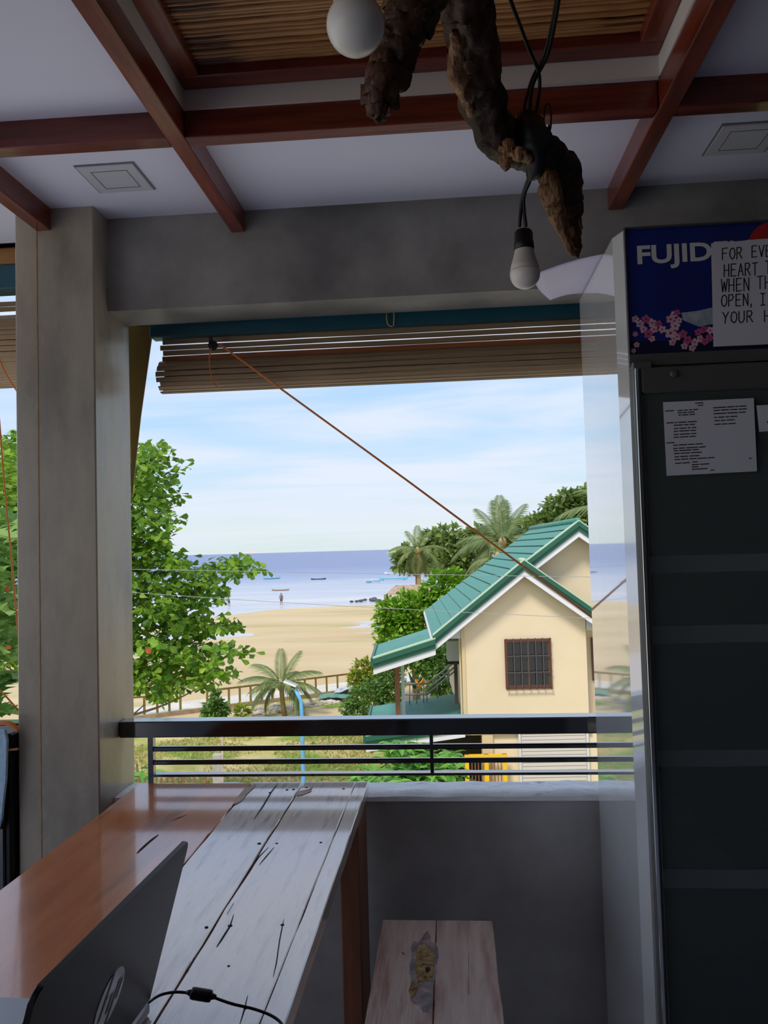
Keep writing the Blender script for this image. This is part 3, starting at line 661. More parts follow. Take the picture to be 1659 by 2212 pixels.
# cable with inline block on the table
cz = ZT+0.012
cp_ = [P(318, 2168, Z=cz), P(345, 2150, Z=cz+.012), P(380, 2143, Z=cz+.016), P(415, 2146, Z=cz+0.016)]
cq = [P(455, 2152, Z=cz+.014), P(500, 2168, Z=cz+.008), P(550, 2180, Z=cz), P(590, 2196, Z=cz-.004), P(612, 2218, Z=ZT+.004), P(618, 2260, Z=ZT+.004)]
cb_ = thing('cable', 'black cable with an inline plug block lying on the table', 'cable', tuple(cq[-1]))
tube('wire', catmull(cp_), 0.0022, MT['black_rubber'], cb_, 8); tube('wire', catmull(cq), 0.0022, MT['black_rubber'], cb_, 8)
a_, b_ = P(414, 2145, Z=cz+.016), P(456, 2152, Z=cz+.014); d_ = (b_-a_).normalized()
tube('plug_block', [a_-d_*.001, a_, a_+d_*.004, b_-d_*.004, b_, b_+d_*.001], [0.005, 0.0085, 0.0092, 0.0092, 0.0085, 0.005], MT['black_rubber'], cb_, 10, flat=0.65)
tube('strain_relief', [a_-d_*.008, a_], [0.003, 0.0055], MT['black_rubber'], cb_, 8)
tube('strain_relief', [b_, b_+d_*.008], [0.0055, 0.003], MT['black_rubber'], cb_, 8)

# ================================================================== driftwood lamp
dw = thing('driftwood_lamp', 'hanging gnarled driftwood branch with two white bulbs on black wires', 'lamp', tuple(P(1010, 60, Y=1.2)))
def dwood(name, path, m, seed, n=30, disp=0.30, sub=12):
    pts = [P(x, y, Y=Y) for x, y, Y, r in path]; rad = [r*Y/FPX*1.0 for x, y, Y, r in path]
    pr = catmull([(*p, r) for p, r in zip(pts, rad)], sub)
    pp = []
    for i, q in enumerate(pr):
        j = Vector((noise.noise(Vector((i*.33, seed, 0))), noise.noise(Vector((i*.33, seed, 7))), noise.noise(Vector((i*.33, seed, 13)))))*0.004
        pp.append(Vector(q[:3])+j)
    return tube(name, pp, [max(q[3], 0.002) for q in pr], m, dw, n, True, disp=disp, dfreq=6, seed=seed)
dwood('branch', ((985, -140, 1.10, 62), (1000, -40, 1.14, 58), (1015, 60, 1.2, 54), (1030, 140, 1.26, 52), (1040, 215, 1.32, 46), (1075, 290, 1.38, 44), (1125, 325, 1.43, 40), (1175, 335, 1.46, 40), (1207, 370, 1.5, 42), (1218, 430, 1.52, 38), (1226, 480, 1.54, 26), (1238, 525, 1.55, 17), (1243, 552, 1.56, 8)), MT['driftwood'], 3.1)
dwood('branch', ((985, -140, 1.10, 60), (930, -60, 1.08, 58), (888, 20, 1.08, 54), (868, 85, 1.08, 46), (845, 135, 1.08, 40), (825, 190, 1.08, 42), (817, 228, 1.08, 34), (812, 244, 1.08, 14)), MT['driftwood'], 9.4, disp=0.42)
dwood('branch', ((985, -140, 1.10, 55), (1060, -180, 1.15, 50), (1160, -220, 1.2, 40)), MT['driftwood'], 14.0)
dwood('splinter', ((1098, 320, 1.36, 18), (1092, 345, 1.36, 15), (1095, 366, 1.36, 7)), MT['driftwood_pale'], 21, 12, 0.5)
dwood('splinter', ((1100, 330, 1.35, 8), (1122, 334, 1.35, 14), (1148, 348, 1.36, 6)), MT['driftwood_pale'], 23, 12, 0.5)
dwood('splinter', ((1190, 362, 1.47, 14), (1188, 410, 1.46, 24), (1200, 450, 1.48, 20), (1216, 500, 1.5, 12), (1236, 548, 1.53, 6)), MT['driftwood_pale'], 27, 14, 0.35)
dwood('splinter', ((985, 70, 1.14, 10), (985, 150, 1.2, 18), (1000, 200, 1.25, 14), (1018, 250, 1.3, 6)), MT['driftwood_pale'], 31, 12, 0.5)
dwood('splinter', ((1250, 470, 1.52, 5), (1254, 485, 1.52, 4), (1256, 494, 1.52, 2)), MT['driftwood'], 33, 8, 0.4, 3)
# power wires
def wire(path, r=0.0035): tube('wire', catmull([P(x, y, Y=Y) for x, y, Y in path]), r, MT['black_rubber'], dw, 6)
zt_w = zbam+0.005
for px_, Y_, nm in ((985, 1.10, 'hanging_rope'), (1120, 1.18, 'hanging_rope')):
    q_ = P(px_, -140 if px_ < 1000 else -195, Y=Y_); tube(nm, [q_, Vector((q_.x+.01, q_.y, zt_w))], 0.004, MT['black_rubber'], dw, 6)
for q_ in (P(1080, -60, Y=1.2), P(1215, -60, Y=1.2), P(1210, -60, Y=1.22)): tube('wire', [q_, Vector((q_.x-.02, q_.y-.03, (q_.z+zt_w)/2)), Vector((q_.x-.03, q_.y-.05, zt_w))], 0.0034, MT['black_rubber'], dw, 6)
wire(((1080, -60, 1.2), (1110, 20, 1.25), (1140, 100, 1.32), (1165, 165, 1.36), (1158, 240, 1.38), (1140, 300, 1.38)))
wire(((1215, -60, 1.2), (1200, 40, 1.28), (1182, 120, 1.34), (1150, 185, 1.36), (1145, 260, 1.37), (1150, 330, 1.38)))
wire(((1210, -60, 1.22), (1195, 40, 1.29), (1175, 120, 1.35), (1148, 175, 1.37), (1130, 250, 1.38), (1135, 320, 1.38)), 0.003)
wire(((1150, 300, 1.36), (1185, 290, 1.38), (1190, 240, 1.4), (1180, 225, 1.4), (1175, 260, 1.39), (1180, 300, 1.38), (1165, 330, 1.37)), 0.0018)
wire(((1160, 310, 1.36), (1180, 310, 1.37), (1186, 270, 1.38), (1187, 300, 1.37), (1175, 345, 1.37)), 0.0018)
dwood('tape_wrap', ((1142, 245, 1.375, 22), (1146, 280, 1.375, 30), (1155, 320, 1.375, 34), (1158, 355, 1.38, 24), (1150, 385, 1.4, 12)), MT['black_rubber'], 41, 14, 0.35, 4)
wire(((1152, 360, 1.4), (1140, 390, 1.42), (1128, 430, 1.44), (1122, 490, 1.45)), 0.0033)
wire(((1156, 365, 1.4), (1143, 395, 1.42), (1131, 430, 1.44), (1136, 490, 1.45)), 0.0033)
for px, py, Y, dpx, ca in ((1134, 592, 1.47, 66, 12), (768, 55, 0.92, 116, 42)):
    c = P(px, py, Y=Y); R = dpx/2*math.sqrt((c-Vector(EYE)).length_squared)/FPX*0.93
    gl = lathe('bulb', [(R*math.cos(a), R*math.sin(a)) for a in np.radians(np.linspace(-89, ca, 22))], c, MT['bulb_white'], dw, 40)
    lathe('bulb_collar', ([(R*0.975, R*.2), (R*.9, R*.62)] if ca < 20 else [(R*.74, R*.66)]) + [ (R*.72, R*1.15), (R*.62, R*1.6), (R*.60, R*1.7)], c, MT['bulb_collar'], gl, 40)
    lathe('socket', [(R*.62, R*1.62), (R*.68, R*1.7), (R*.66, R*2.1), (R*.62, R*2.2), (R*.62, R*2.75), (R*.5, R*2.95), (R*.2, R*3.0)], c, MT['black_rubber'], dw, 24)
    if px < 900:
        top = c+Vector((0, 0, R*2.9)); tube('wire', [top, top+Vector((0.0, 0.02, 0.06)), Vector((top.x+.04, top.y+.1, zt_w))], 0.003, MT['black_rubber'], dw, 6)

# ================================================================== display chiller
FX0, FX1, FYF, FYB, FZ = 0.410, 1.03, 1.895, 2.425, 2.155
fr = thing('display_chiller', 'tall white glass-door drinks chiller with blue picture header', 'chiller', (0.72, 2.15, 0))
zcan = P(1345, 795, Y=FYF).z      # underside of the header
t_ = 0.045
def lpanel(name, m):
    # left side sheet with chamfered front corner
    return prism(name, [(FX0, FYB, 0.06), (FX0+t_, FYB, 0.06), (FX0+t_, FYF, 0.06), (FX0+0.016, FYF, 0.06), (FX0, FYF+0.045, 0.06)], (0, 0, FZ-0.06), m, fr)
lpanel('side_panel', MT['fridge_white'])
box('side_panel', (FX1-t_, FYF, 0.06), (FX1, FYB, FZ), MT['fridge_white'], fr, 0.004)
box('back_panel', (FX0+t_, FYB-0.03, 0.06), (FX1-t_, FYB, FZ), MT['fridge_inner'], fr)
box('top_panel', (FX0+t_, FYF, FZ-0.03), (FX1-t_, FYB-0.03, FZ), MT['fridge_white'], fr)
box('base_panel', (FX0+t_, FYF, 0.06), (FX1-t_, FYB-0.03, 0.26), MT['fridge_inner'], fr)
for x in (FX0+.03, FX1-.07):
    for y in (FYF+.04, FYB-.08): box('foot', (x, y, 0.0), (x+.04, y+.04, 0.06), MT['black_rubber'], fr)
# header with its picture
YH = FYF-0.004
hz0 = zcan; 
header = box('header', (FX0+t_, FYF+0.004, zcan), (FX1-t_, FYF+0.06, FZ-0.03), MT['fridge_frame'], fr)
xl = P(1353, 620, Y=YH).x
boxes('header_frame', [((FX0+0.016, FYF-0.014, zcan), (xl, FYF+0.004, FZ)), ((FX1-0.03, FYF-0.014, zcan), (FX1, FYF+0.004, FZ)),
                       ((xl, FYF-0.014, P(1352, 494, Y=YH).z), (FX1-0.03, FYF+0.004, FZ)), ((xl, FYF-0.014, zcan), (FX1-0.03, FYF+0.004, P(1362, 768, Y=YH).z))], MT['fridge_frame'], fr)
pic = box('header_picture', (xl-.001, YH, P(1362, 768, Y=YH).z-.002), (FX1-0.029, YH+0.004, P(1352, 494, Y=YH).z+.002), MT['poster_blue'], fr)
def flat_xz(name, pts, y, th, m, parent): return prism(name, [(x, y, z) for x, z in pts], (0, -th, 0), m, parent)
def XZ(px, py, Y): p = P(px, py, Y=Y); return (p.x, p.z)
# deep shade of trees at the foot of the picture, mountain, sun disc
zb0 = P(1362, 768, Y=YH).z
flat_xz('picture_hill', [(xl, zb0), (FX1-.03, zb0), (FX1-.03, zb0+.05), (0.75, zb0+.036), (0.6, zb0+.05), (0.52, zb0+.03), (xl, zb0+.034)], YH, 0.0006, MT['poster_deep'], pic)
flat_xz('picture_mountain', [XZ(1476, 692, YH), XZ(1472, 676, YH), XZ(1505, 672, YH), XZ(1540, 664, YH), (0.80, XZ(1540, 664, YH)[1]+.06), (0.9, XZ(1540, 664, YH)[1]-.01), (0.97, zb0+.05), XZ(1540, 700, YH), XZ(1510, 706, YH)], YH, 0.0009, MT['poster_snow'], pic)
cxs, czs = XZ(1672, 532, YH); flat_xz('picture_sun', [(cxs+.058*math.cos(a), czs+.058*math.sin(a)) for a in np.linspace(0, 6.283, 33)[:-1]], YH, 0.0009, MT['poster_red'], pic)
def flower(px, py, rpx, m, ang):
    cx, cz = XZ(px, py, YH); r = rpx*1.895/FPX; pts = []
    for k in range(30):
        a = 2*math.pi*k/30; f = 0.62+0.38*abs(math.cos(2.5*(a+ang)))
        pts.append((cx+r*f*math.cos(a), cz+r*f*math.sin(a)))
    o = flat_xz('blossom', pts, YH-0.001, 0.0005+random.uniform(0, .0006), m, pic)
    flat_xz('blossom_core', [(cx+r*.2*math.cos(a), cz+r*.2*math.sin(a)) for a in np.linspace(0, 6.283, 9)[:-1]], YH-0.0022, 0.0003, MT['petal_core'], o)
rf = random.Random(4)
for px, py, s in ((1372, 690, 9), (1382, 700, 10), (1395, 690, 9), (1408, 698, 11), (1412, 712, 10), (1400, 722, 9), (1390, 712, 8), (1422, 700, 8), (1430, 712, 8), (1408, 732, 7), (1372, 722, 6), (1375, 745, 6), (1368, 758, 5),
                  (1448, 690, 9), (1455, 680, 8), (1462, 676, 8), (1466, 692, 9), (1458, 705, 11), (1448, 720, 11), (1462, 728, 10), (1475, 722, 10), (1485, 735, 10), (1478, 748, 9), (1500, 740, 9), (1512, 732, 9), (1522, 738, 8), (1532, 730, 8), (1508, 718, 9), (1520, 712, 9), (1534, 714, 8), (1452, 740, 8), (1495, 752, 7)):
    flower(px, py, s*rf.uniform(.85, 1.15), MT['petal_pink'] if rf.random() < .68 else MT['petal_rose'], rf.random()*3)
# printed brand word
def font_mesh(txt, offset=0.0):
    c = bpy.data.curves.new('txt', 'FONT'); c.body = txt; c.size = 1.0; c.offset = offset; c.extrude = 0.0; c.resolution_u = 4
    o = bpy.data.objects.new('txt', c); COL.objects.link(o); bpy.context.view_layer.update()
    me = bpy.data.meshes.new_from_object(o.evaluated_get(bpy.context.evaluated_depsgraph_get())); bpy.data.objects.remove(o); bpy.data.curves.remove(c); return me
m1 = font_mesh('FUJID', 0.028); w5 = max(v.co.x for v in m1.vertices)-min(v.co.x for v in m1.vertices)
me = font_mesh('FUJIDENZO', 0.028); mnx = min(v.co.x for v in me.vertices); capz = max(v.co.y for v in me.vertices)
xa_, za_ = XZ(1377, 570, YH); xb_ = XZ(1538, 560, YH)[0]; sx = (xb_-xa_)/w5; sz = (XZ(1380, 531, YH)[1]-za_)/capz*1.0
for v in me.vertices: v.co = Vector((xa_+(v.co.x-mnx)*sx, YH-0.0014, za_+v.co.y*sz))
me.materials.clear(); me.materials.append(MT['poster_white'])
bw = bpy.data.objects.new('brand_lettering', me); link(bw, pic)
# hand-lettered note stuck over the picture
YN = YH-0.004
note = prism('paper_note', [P(x, y, Y=YN) for x, y in ((1536, 526), (1700, 512), (1760, 508), (1768, 738), (1700, 742), (1541, 749))], (0, -0.0008, 0), MT['paper'])
tag(note, 'white hand-lettered paper note taped over the blue chiller header', 'note')
GL = {'F': [[(0, 0), (0, 1), (.75, 1)], [(0, .55), (.6, .55)]], 'O': [[(.4, 0), (.08, .2), (0, .55), (.15, .9), (.45, 1), (.75, .8), (.8, .4), (.65, .1), (.4, 0)]],
      'R': [[(0, 0), (0, 1), (.5, 1), (.68, .8), (.5, .55), (0, .5)], [(.3, .5), (.75, 0)]], 'E': [[(.7, 1), (0, 1), (0, 0), (.72, 0)], [(0, .52), (.6, .52)]],
      'V': [[(0, 1), (.38, 0), (.76, 1)]], 'H': [[(0, 0), (0, 1)], [(.7, 0), (.7, 1)], [(0, .5), (.7, .5)]], 'A': [[(0, 0), (.38, 1), (.76, 0)], [(.14, .38), (.62, .38)]],
      'T': [[(0, 1), (.8, 1)], [(.4, 1), (.4, 0)]], 'W': [[(0, 1), (.18, 0), (.42, .75), (.62, 0), (.85, 1)]], 'N': [[(0, 0), (0, 1), (.68, 0), (.68, 1)]],
      'P': [[(0, 0), (0, 1), (.5, 1), (.68, .78), (.5, .52), (0, .48)]], ',': [[(.1, .1), (.02, -.15)]], 'I': [[(.1, 1), (.6, 1)], [(.35, 1), (.35, 0)], [(.1, 0), (.6, 0)]],
      'Y': [[(0, 1), (.36, .5), (.76, 1)], [(.36, .5), (.3, 0)]], 'U': [[(0, 1), (0, .25), (.2, 0), (.5, 0), (.7, .25), (.7, 1)]]}
def strokes(name, items, y, m, parent, wpx):
    bm = bmesh.new()
    for poly in items:
        for (a, b) in zip(poly[:-1], poly[1:]):
            a = Vector((a[0], y, a[1])); b = Vector((b[0], y, b[1])); d = b-a
            if d.length < 1e-7: continue
            n_ = Vector((-d.z, 0, d.x)).normalized()*wpx/2; d = d.normalized()*wpx*.4
            vs = [bm.verts.new(q) for q in (a-d-n_, b+d-n_, b+d+n_, a-d+n_)]
            bm.faces.new(vs)
            ws = [bm.verts.new(v.co+Vector((0, -0.0003, 0))) for v in vs]; bm.faces.new(ws[::-1])
            for k in range(4): bm.faces.new((vs[k], ws[k], ws[(k+1) % 4], vs[(k+1) % 4]))
    return from_bm(name, bm, m, parent)
PXM = 1.895/FPX*1.03
def handline(words, capp):
    it = []
    for wd, px, py, adv in words:
        x0_, z0_ = XZ(px, py, YN); k = 0
        for ch in wd:
            for poly in GL[ch]:
                it.append([(x0_+(k*adv+u*adv*.92)*PXM+v*1.2*PXM, z0_+v*capp*PXM+rf.uniform(-.4, .4)*PXM+(u*.6)*PXM) for u, v in poly])
            k += 1
    strokes('lettering', it, YN-0.0009, MT['ink'], note, 2.1*PXM)
handline((('FOR', 1560, 561, 14.5), ('EVE', 1624, 556, 14)), 23)
handline((('HEART', 1564, 598, 14), ('T', 1653, 591, 14)), 25)
handline((('WHEN', 1558, 631, 15), ('TH', 1635, 625, 16)), 26)
handline((('OPEN,', 1558, 663, 14.5), ('I', 1641, 660, 18)), 24)
handline((('YOUR', 1561, 699, 16), ('H', 1651, 695, 16)), 23)
# door
YD = FYF-0.03
zt_d = zcan-0.006; dxl = P(1348, 1100, Y=YD).x
xg0 = P(1398, 1100, Y=YD).x; zg1 = P(1420, 848, Y=YD).z
door = boxes('door', [((FX0+0.02, YD, 0.2), (xg0, FYF-0.004, zt_d)), ((FX1-0.07, YD, 0.2), (FX1-.004, FYF-0.004, zt_d)), ((xg0, YD, zg1), (FX1-.07, FYF-0.004, zt_d)), ((xg0, YD, 0.2), (FX1-.07, FYF-0.004, 0.27))], MT['fridge_frame'], fr, 0.004)
box('glass', (xg0-.002, YD+0.008, 0.265), (FX1-.068, YD+0.014, zg1+.002), MT['glass_dark'], door)
boxes('trim_strip', [((FX0+0.022, YD-0.004, 0.2), (FX0+0.03, YD+0.002, zt_d-.002))], MT['chrome'], door, 0.001)
lathe('lock', [(0.009, 0.0), (0.009, 0.006), (0.004, 0.007)], P(1455, 808, Y=YD), MT['fridge_frame'], door, 16, (0, -1, 0))
boxes('hinge', [((FX0+0.018, YD-0.004, zt_d-0.004), (FX0+0.06, FYF, zt_d+0.012))], MT['fridge_frame'], door, 0.002)
# inner wire shelves with pale front strips
for py0, py1 in ((1198, 1235), (1350, 1388), (1620, 1655), (1878, 1918)):
    sh_y = 1.97
    z1, z0 = P(1550, py0, Y=sh_y).z, P(1550, py1, Y=sh_y).z
    s_ = box('shelf', (FX0+t_+.01, sh_y, z0-.002), (FX1-t_-.01, FYB-.05, z0+.004), MT['fridge_inner'], fr)
    box('price_strip', (FX0+t_+.012, sh_y-.004, z0), (FX1-t_-.012, sh_y, z1), MT['fridge_shelf'], s_, 0.001)
# printed sheets on the glass
YS = YD-0.001
sh = prism('menu_sheet', [P(x, y, Y=YS) for x, y in ((1432, 869), (1628, 860), (1635, 1018), (1440, 1028))], (0, -0.0006, 0), MT['paper'])
tag(sh, 'white printed menu sheet on the chiller glass door', 'menu sheet')
items = []
def dashline(x0p, x1p, y, words):
    x = x0p; 
    for wl in words:
        y_ = y-(x-x0p)*0.055
        items.append([XZ(x, y_, YS), XZ(min(x+wl, x1p), y_-wl*.055, YS)]); x += wl+4
        if x > x1p: break
for (x0p, y, ws) in ((1502, 871, (16,)), (1508, 876, (10,)), (1437, 888, (18,)), (1464, 887, (10, 7, 5, 9)), (1464, 892, (8, 7, 12)), (1466, 897, (4, 12, 10)), (1440, 914, (14, 4, 16, 18)), (1456, 919, (18, 8, 10)), (1456, 926, (8, 14, 4, 9)), (1456, 932, (8, 20, 10)), (1456, 939, (9, 20, 10)), (1456, 945, (10, 16, 12)), (1440, 957, (16,)),
                     (1455, 962, (8, 16, 12, 14)), (1455, 969, (8, 12, 24, 12)), (1456, 974, (8, 24, 12)), (1457, 980, (10, 18, 22)), (1458, 987, (8, 16, 20)), (1458, 993, (10, 14, 14, 18, 12)), (1459, 1001, (12, 14)), (1496, 998, (10,)), (1495, 1004, (14, 18)), (1495, 1009, (12,)), (1495, 1014, (32,)),
                     (1541, 881, (26, 14, 4, 14)), (1542, 887, (12, 16, 14, 16)), (1542, 894, (26, 20, 14)), (1543, 902, (5, 12, 6, 14)), (1544, 909, (10, 8, 16)), (1544, 917, (12, 10, 14)), (1618, 990, (5,)), (1535, 1016, (7,))):
    dashline(x0p, 1632, y, ws)
strokes('print', items, YS-0.0007, MT['ink'], sh, 2.0*PXM)['kind'] = 'stuff'
s2 = prism('menu_sheet', [P(x, y, Y=YS) for x, y in ((1634, 876), (1740, 870), (1745, 926), (1640, 933))], (0, -0.0006, 0), MT['paper'])
tag(s2, 'small white slip at the right edge of the chiller door', 'paper slip')
lathe('print', [(0.007, 0), (0.007, 0.0004)], P(1663, 912, Y=YS-.0006), MT['ink'], s2, 4, (0, -1, 0))
# loose sheet on the chiller top sticking out to the left
zp = FZ+0.004
sp = [(0.41+0.25, 2.05, zp), (0.41+.25, 2.27, zp), (0.40, 2.27, zp+0.004), (0.40, 2.05, zp+.001)]
q0, q1, q2 = P(1300, 545, Y=2.10), P(1150, 592, Y=2.16), P(1190, 645, Y=2.33); q3 = P(1262, 628, Y=2.36)
bm = bmesh.new(); rows = []
A0, A1 = Vector((0.66, 2.02, zp)), Vector((0.66, 2.36, zp)); B0_, B1_ = Vector((0.405, 2.06, zp+.002)), Vector((0.405, 2.375, zp+.002)); C0, C1 = P(1160, 590, Y=2.12), P(1188, 648, Y=2.36)
for s in np.linspace(0, 1, 9):
    a = A0.lerp(A1, s); b = B0_.lerp(B1_, s); c = C0.lerp(C1, s) + Vector((-0.02*math.sin(math.pi*s), 0, 0.006*math.sin(3.1*s)))
    r = [a.lerp(b, k/4) for k in range(4)] + [b.lerp(c, k/6)+Vector((0, 0, 0.005*math.sin(math.pi*k/6))) for k in range(7)]
    rows.append([bm.verts.new(v) for v in r])
for i in range(8):
    for k in range(10): bm.faces.new((rows[i][k], rows[i][k+1], rows[i+1][k+1], rows[i+1][k]))
ps = from_bm('paper_sheet', bm, MT['paper_sheet'], None, True); sm = ps.modifiers.new('t', 'SOLIDIFY'); sm.thickness = 0.001
tag(ps, 'curled pale sheet of paper sticking out over the chiller top', 'paper')

# ================================================================== outdoors: ground, beach, sea
ZG = -6.37; ZSEA = -6.52
def interp_px(pts, Z):
    ps = sorted([(P(x, y, Z=Z).x/P(x, y, Z=Z).y, P(x, y, Z=Z).y) for x, y in pts]); return np.array(ps)
SHORE = interp_px(((-900, 1420), (-300, 1400), (120, 1385), (330, 1350), (430, 1335), (500, 1326), (600, 1314), (680, 1309), (770, 1305), (860, 1304), (1000, 1305), (1300, 1320), (1700, 1330), (2400, 1340)), ZG)
def shore_y(x, y): return np.interp(x/max(y, 1.0), SHORE[:, 0], SHORE[:, 1])
POOLS = [(P(775, 1352, Z=ZG), 6.0, 1.4, .5), (P(760, 1341, Z=ZG), 7.5, 0.9, .3), (P(790, 1345, Z=ZG), 1.6, 5.0, .5), (P(770, 1364, Z=ZG), 6.5, 1.3, .5), (P(430, 1368, Z=ZG), 8.0, 2.6, .6), (P(380, 1375, Z=ZG), 10.0, 3.2, .6)]
def sand_z(x, y):
    sy = shore_y(x, y); t = (y-sy)/12.0
    z = ZG - 0.15/(1+math.exp(-3*t)) * 2.0 if t < 4 else ZG-0.30
    z += 0.018*noise.noise(Vector((x*.09, y*.22, 0))) + 0.01*noise.noise(Vector((x*.4, y*.7, 3)))
    for c, rx, ry, d in POOLS:
        q = ((x-c.x)/rx)**2+((y-c.y)/ry)**2
        if q < 4: z -= 0.36*d*math.exp(-q*1.4)*(1+.5*noise.noise(Vector((x*.25, y*.6, 9))))
    return z
xs = np.concatenate([np.linspace(-260, -60, 26), np.linspace(-58, 30, 150), np.linspace(33, 200, 24)]); ys = np.concatenate([np.linspace(38, 130, 150), np.linspace(133, 200, 16)])
vv = [(x, y, sand_z(x, y)) for y in ys for x in xs]; nxs = len(xs)
ff = [(j*nxs+i, j*nxs+i+1, (j+1)*nxs+i+1, (j+1)*nxs+i) for j in range(len(ys)-1) for i in range(nxs-1)]
st(mesh('beach_sand', vv, ff, MT['sand'], None, True), 'wide pale tan beach of wet and dry sand at low tide')
# sea: shallow water lighter over sand, deeper water blue
m = bpy.data.materials.new('sea'); m.use_nodes = True; t = m.node_tree; b = t.nodes['Principled BSDF']; N = t.nodes.new; L = t.links.new
tc = N('ShaderNodeTexCoord'); sp_ = N('ShaderNodeSeparateXYZ'); L(tc.outputs['Object'], sp_.inputs[0])
mpn = N('ShaderNodeMapping'); L(tc.outputs['Object'], mpn.inputs[0]); mpn.inputs['Scale'].default_value = (0.35, 1.0, 1.0)
nn = N('ShaderNodeTexNoise'); L(mpn.outputs[0], nn.inputs[0]); nn.inputs['Scale'].default_value = 0.11; nn.inputs['Detail'].default_value = 9; nn.inputs['Roughness'].default_value = 0.65
mr = N('ShaderNodeMapRange'); L(sp_.outputs[1], mr.inputs[0]); mr.inputs[1].default_value = 130; mr.inputs[2].default_value = 480
ad = N('ShaderNodeMath'); ad.operation = 'MULTIPLY_ADD'; L(nn.outputs[0], ad.inputs[0]); ad.inputs[1].default_value = 0.5; L(mr.outputs[0], ad.inputs[2])  # noise paints pale ripple sparkles into the water colour
rp = N('ShaderNodeValToRGB'); L(ad.outputs[0], rp.inputs[0]); e_ = rp.color_ramp.elements
e_[0].position = 0.12; e_[0].color = (*lin((208, 203, 200)), 1); e_[1].position = 1.15 if False else 1.0; e_[1].color = (*lin((96, 112, 158)), 1)
k_ = e_.new(0.35); k_.color = (*lin((176, 180, 192)), 1); k_ = e_.new(0.62); k_.color = (*lin((124, 138, 176)), 1)
L(rp.outputs[0], b.inputs['Base Color']); b.inputs['Roughness'].default_value = 0.3; b.inputs['Specular IOR Level'].default_value = 0.25
wv = N('ShaderNodeTexNoise'); L(mpn.outputs[0], wv.inputs[0]); wv.inputs['Scale'].default_value = 0.55; wv.inputs['Detail'].default_value = 5
bp_ = N('ShaderNodeBump'); L(wv.outputs[0], bp_.inputs['Height']); bp_.inputs['Strength'].default_value = 0.6; bp_.inputs['Distance'].default_value = 0.6; L(bp_.outputs[0], b.inputs['Normal'])
MT['sea'] = m
ring = [(-9000, 60), (9000, 60), (9000, 12000), (-9000, 12000)]
tag(mesh('sea', [(x, y, ZSEA) for x, y in ring], [(0, 1, 2, 3)], m), 'blue sea with silvery shallows reaching to the horizon', 'sea', None, 'stuff')
# yard between building and beach
FA, FB = P(285, 1556, Z=ZG), P(770, 1494, Z=ZG)       # foot line of the beach fence
fd = (FB-FA).normalized(); fn_ = Vector((-fd.y, fd.x, 0))
def fence_pt(s, off=0.0, z=0.0): p = FA+fd*s+fn_*off; return Vector((p.x, p.y, ZG+z))
gx = np.linspace(-70, 60, 90); gy = np.linspace(3, 52, 60); vv = []
for y in gy:
    for x in gx:
        lim = FA.y+fd.y/fd.x*(x-FA.x)-0.2; yy_ = min(y, lim) if y == gy[-1] or True else y
        yy_ = 3+(y-3)/(52-3)*(lim-3)
        vv.append((x, yy_, ZG-0.25+0.02+0.12*noise.noise(Vector((x*.3, yy_*.3, 0)))+.2))
ff = [(j*90+i, j*90+i+1, (j+1)*90+i+1, (j+1)*90+i) for j in range(59) for i in range(89)]
st(mesh('yard_ground', vv, ff, MT['grass_ground'], None, True), 'dry grassy yard between the building and the beach')
st(box('bounce_paving', (-45, -45, ZG-.4), (45, 17.0, ZG+.12), MT['path_concrete']), 'unseen pale paving added round the foot of the building to bounce daylight')  # unseen apron, added so neutral light bounces up into the room
kb = prism('beach_path', [fence_pt(-60, 0.2, -.4), fence_pt(-60, 2.6, -.4), fence_pt(-60, 2.6, .12), fence_pt(-60, .2, .12)], fd*110, MT['path_concrete']); st(kb, 'pale concrete path along the beach fence')
kb = prism('kerb', [fence_pt(-60, -.25, -.4), fence_pt(-60, .22, -.4), fence_pt(-60, .22, .16), fence_pt(-60, -.25, .22)], fd*110, MT['kerb_stone']); st(kb, 'low rough stone kerb below the beach fence')
# beach fence in two lengths
def beach_fence(px_list, label):
    pts = [(P(x, yb, Z=ZG+.1), P(x, yb, Z=ZG+.1).y) for x, yb in px_list]
    f = thing('beach_fence', label, 'fence', tuple(pts[0][0]), 'olive beach fences')
    H = 0.86
    for p, _ in pts: box('post', (p.x-.045, p.y-.045, ZG-.1), (p.x+.045, p.y+.045, ZG+.1+H), MT['fence_paint'], f)
    for a, b in zip(pts[:-1], pts[1:]):
        a = a[0]; b = b[0]; d = (b-a)
        prism('rail', [a+Vector((0, -.05, H)), a+Vector((0, .05, H)), a+Vector((0, .05, H+.09)), a+Vector((0, -.05, H+.09))], d, MT['fence_paint'], f)
beach_fence([(284, 1548), (312, 1546), (340, 1543), (366, 1540), (390, 1536)], 'shorter olive post-and-rail beach fence under the big leafy tree')
xsf = np.linspace(448, 800, 16); beach_fence([(x, 1532-(x-448)*(1532-1491)/(760-448)) for x in xsf], 'longer olive post-and-rail beach fence behind the young palm')
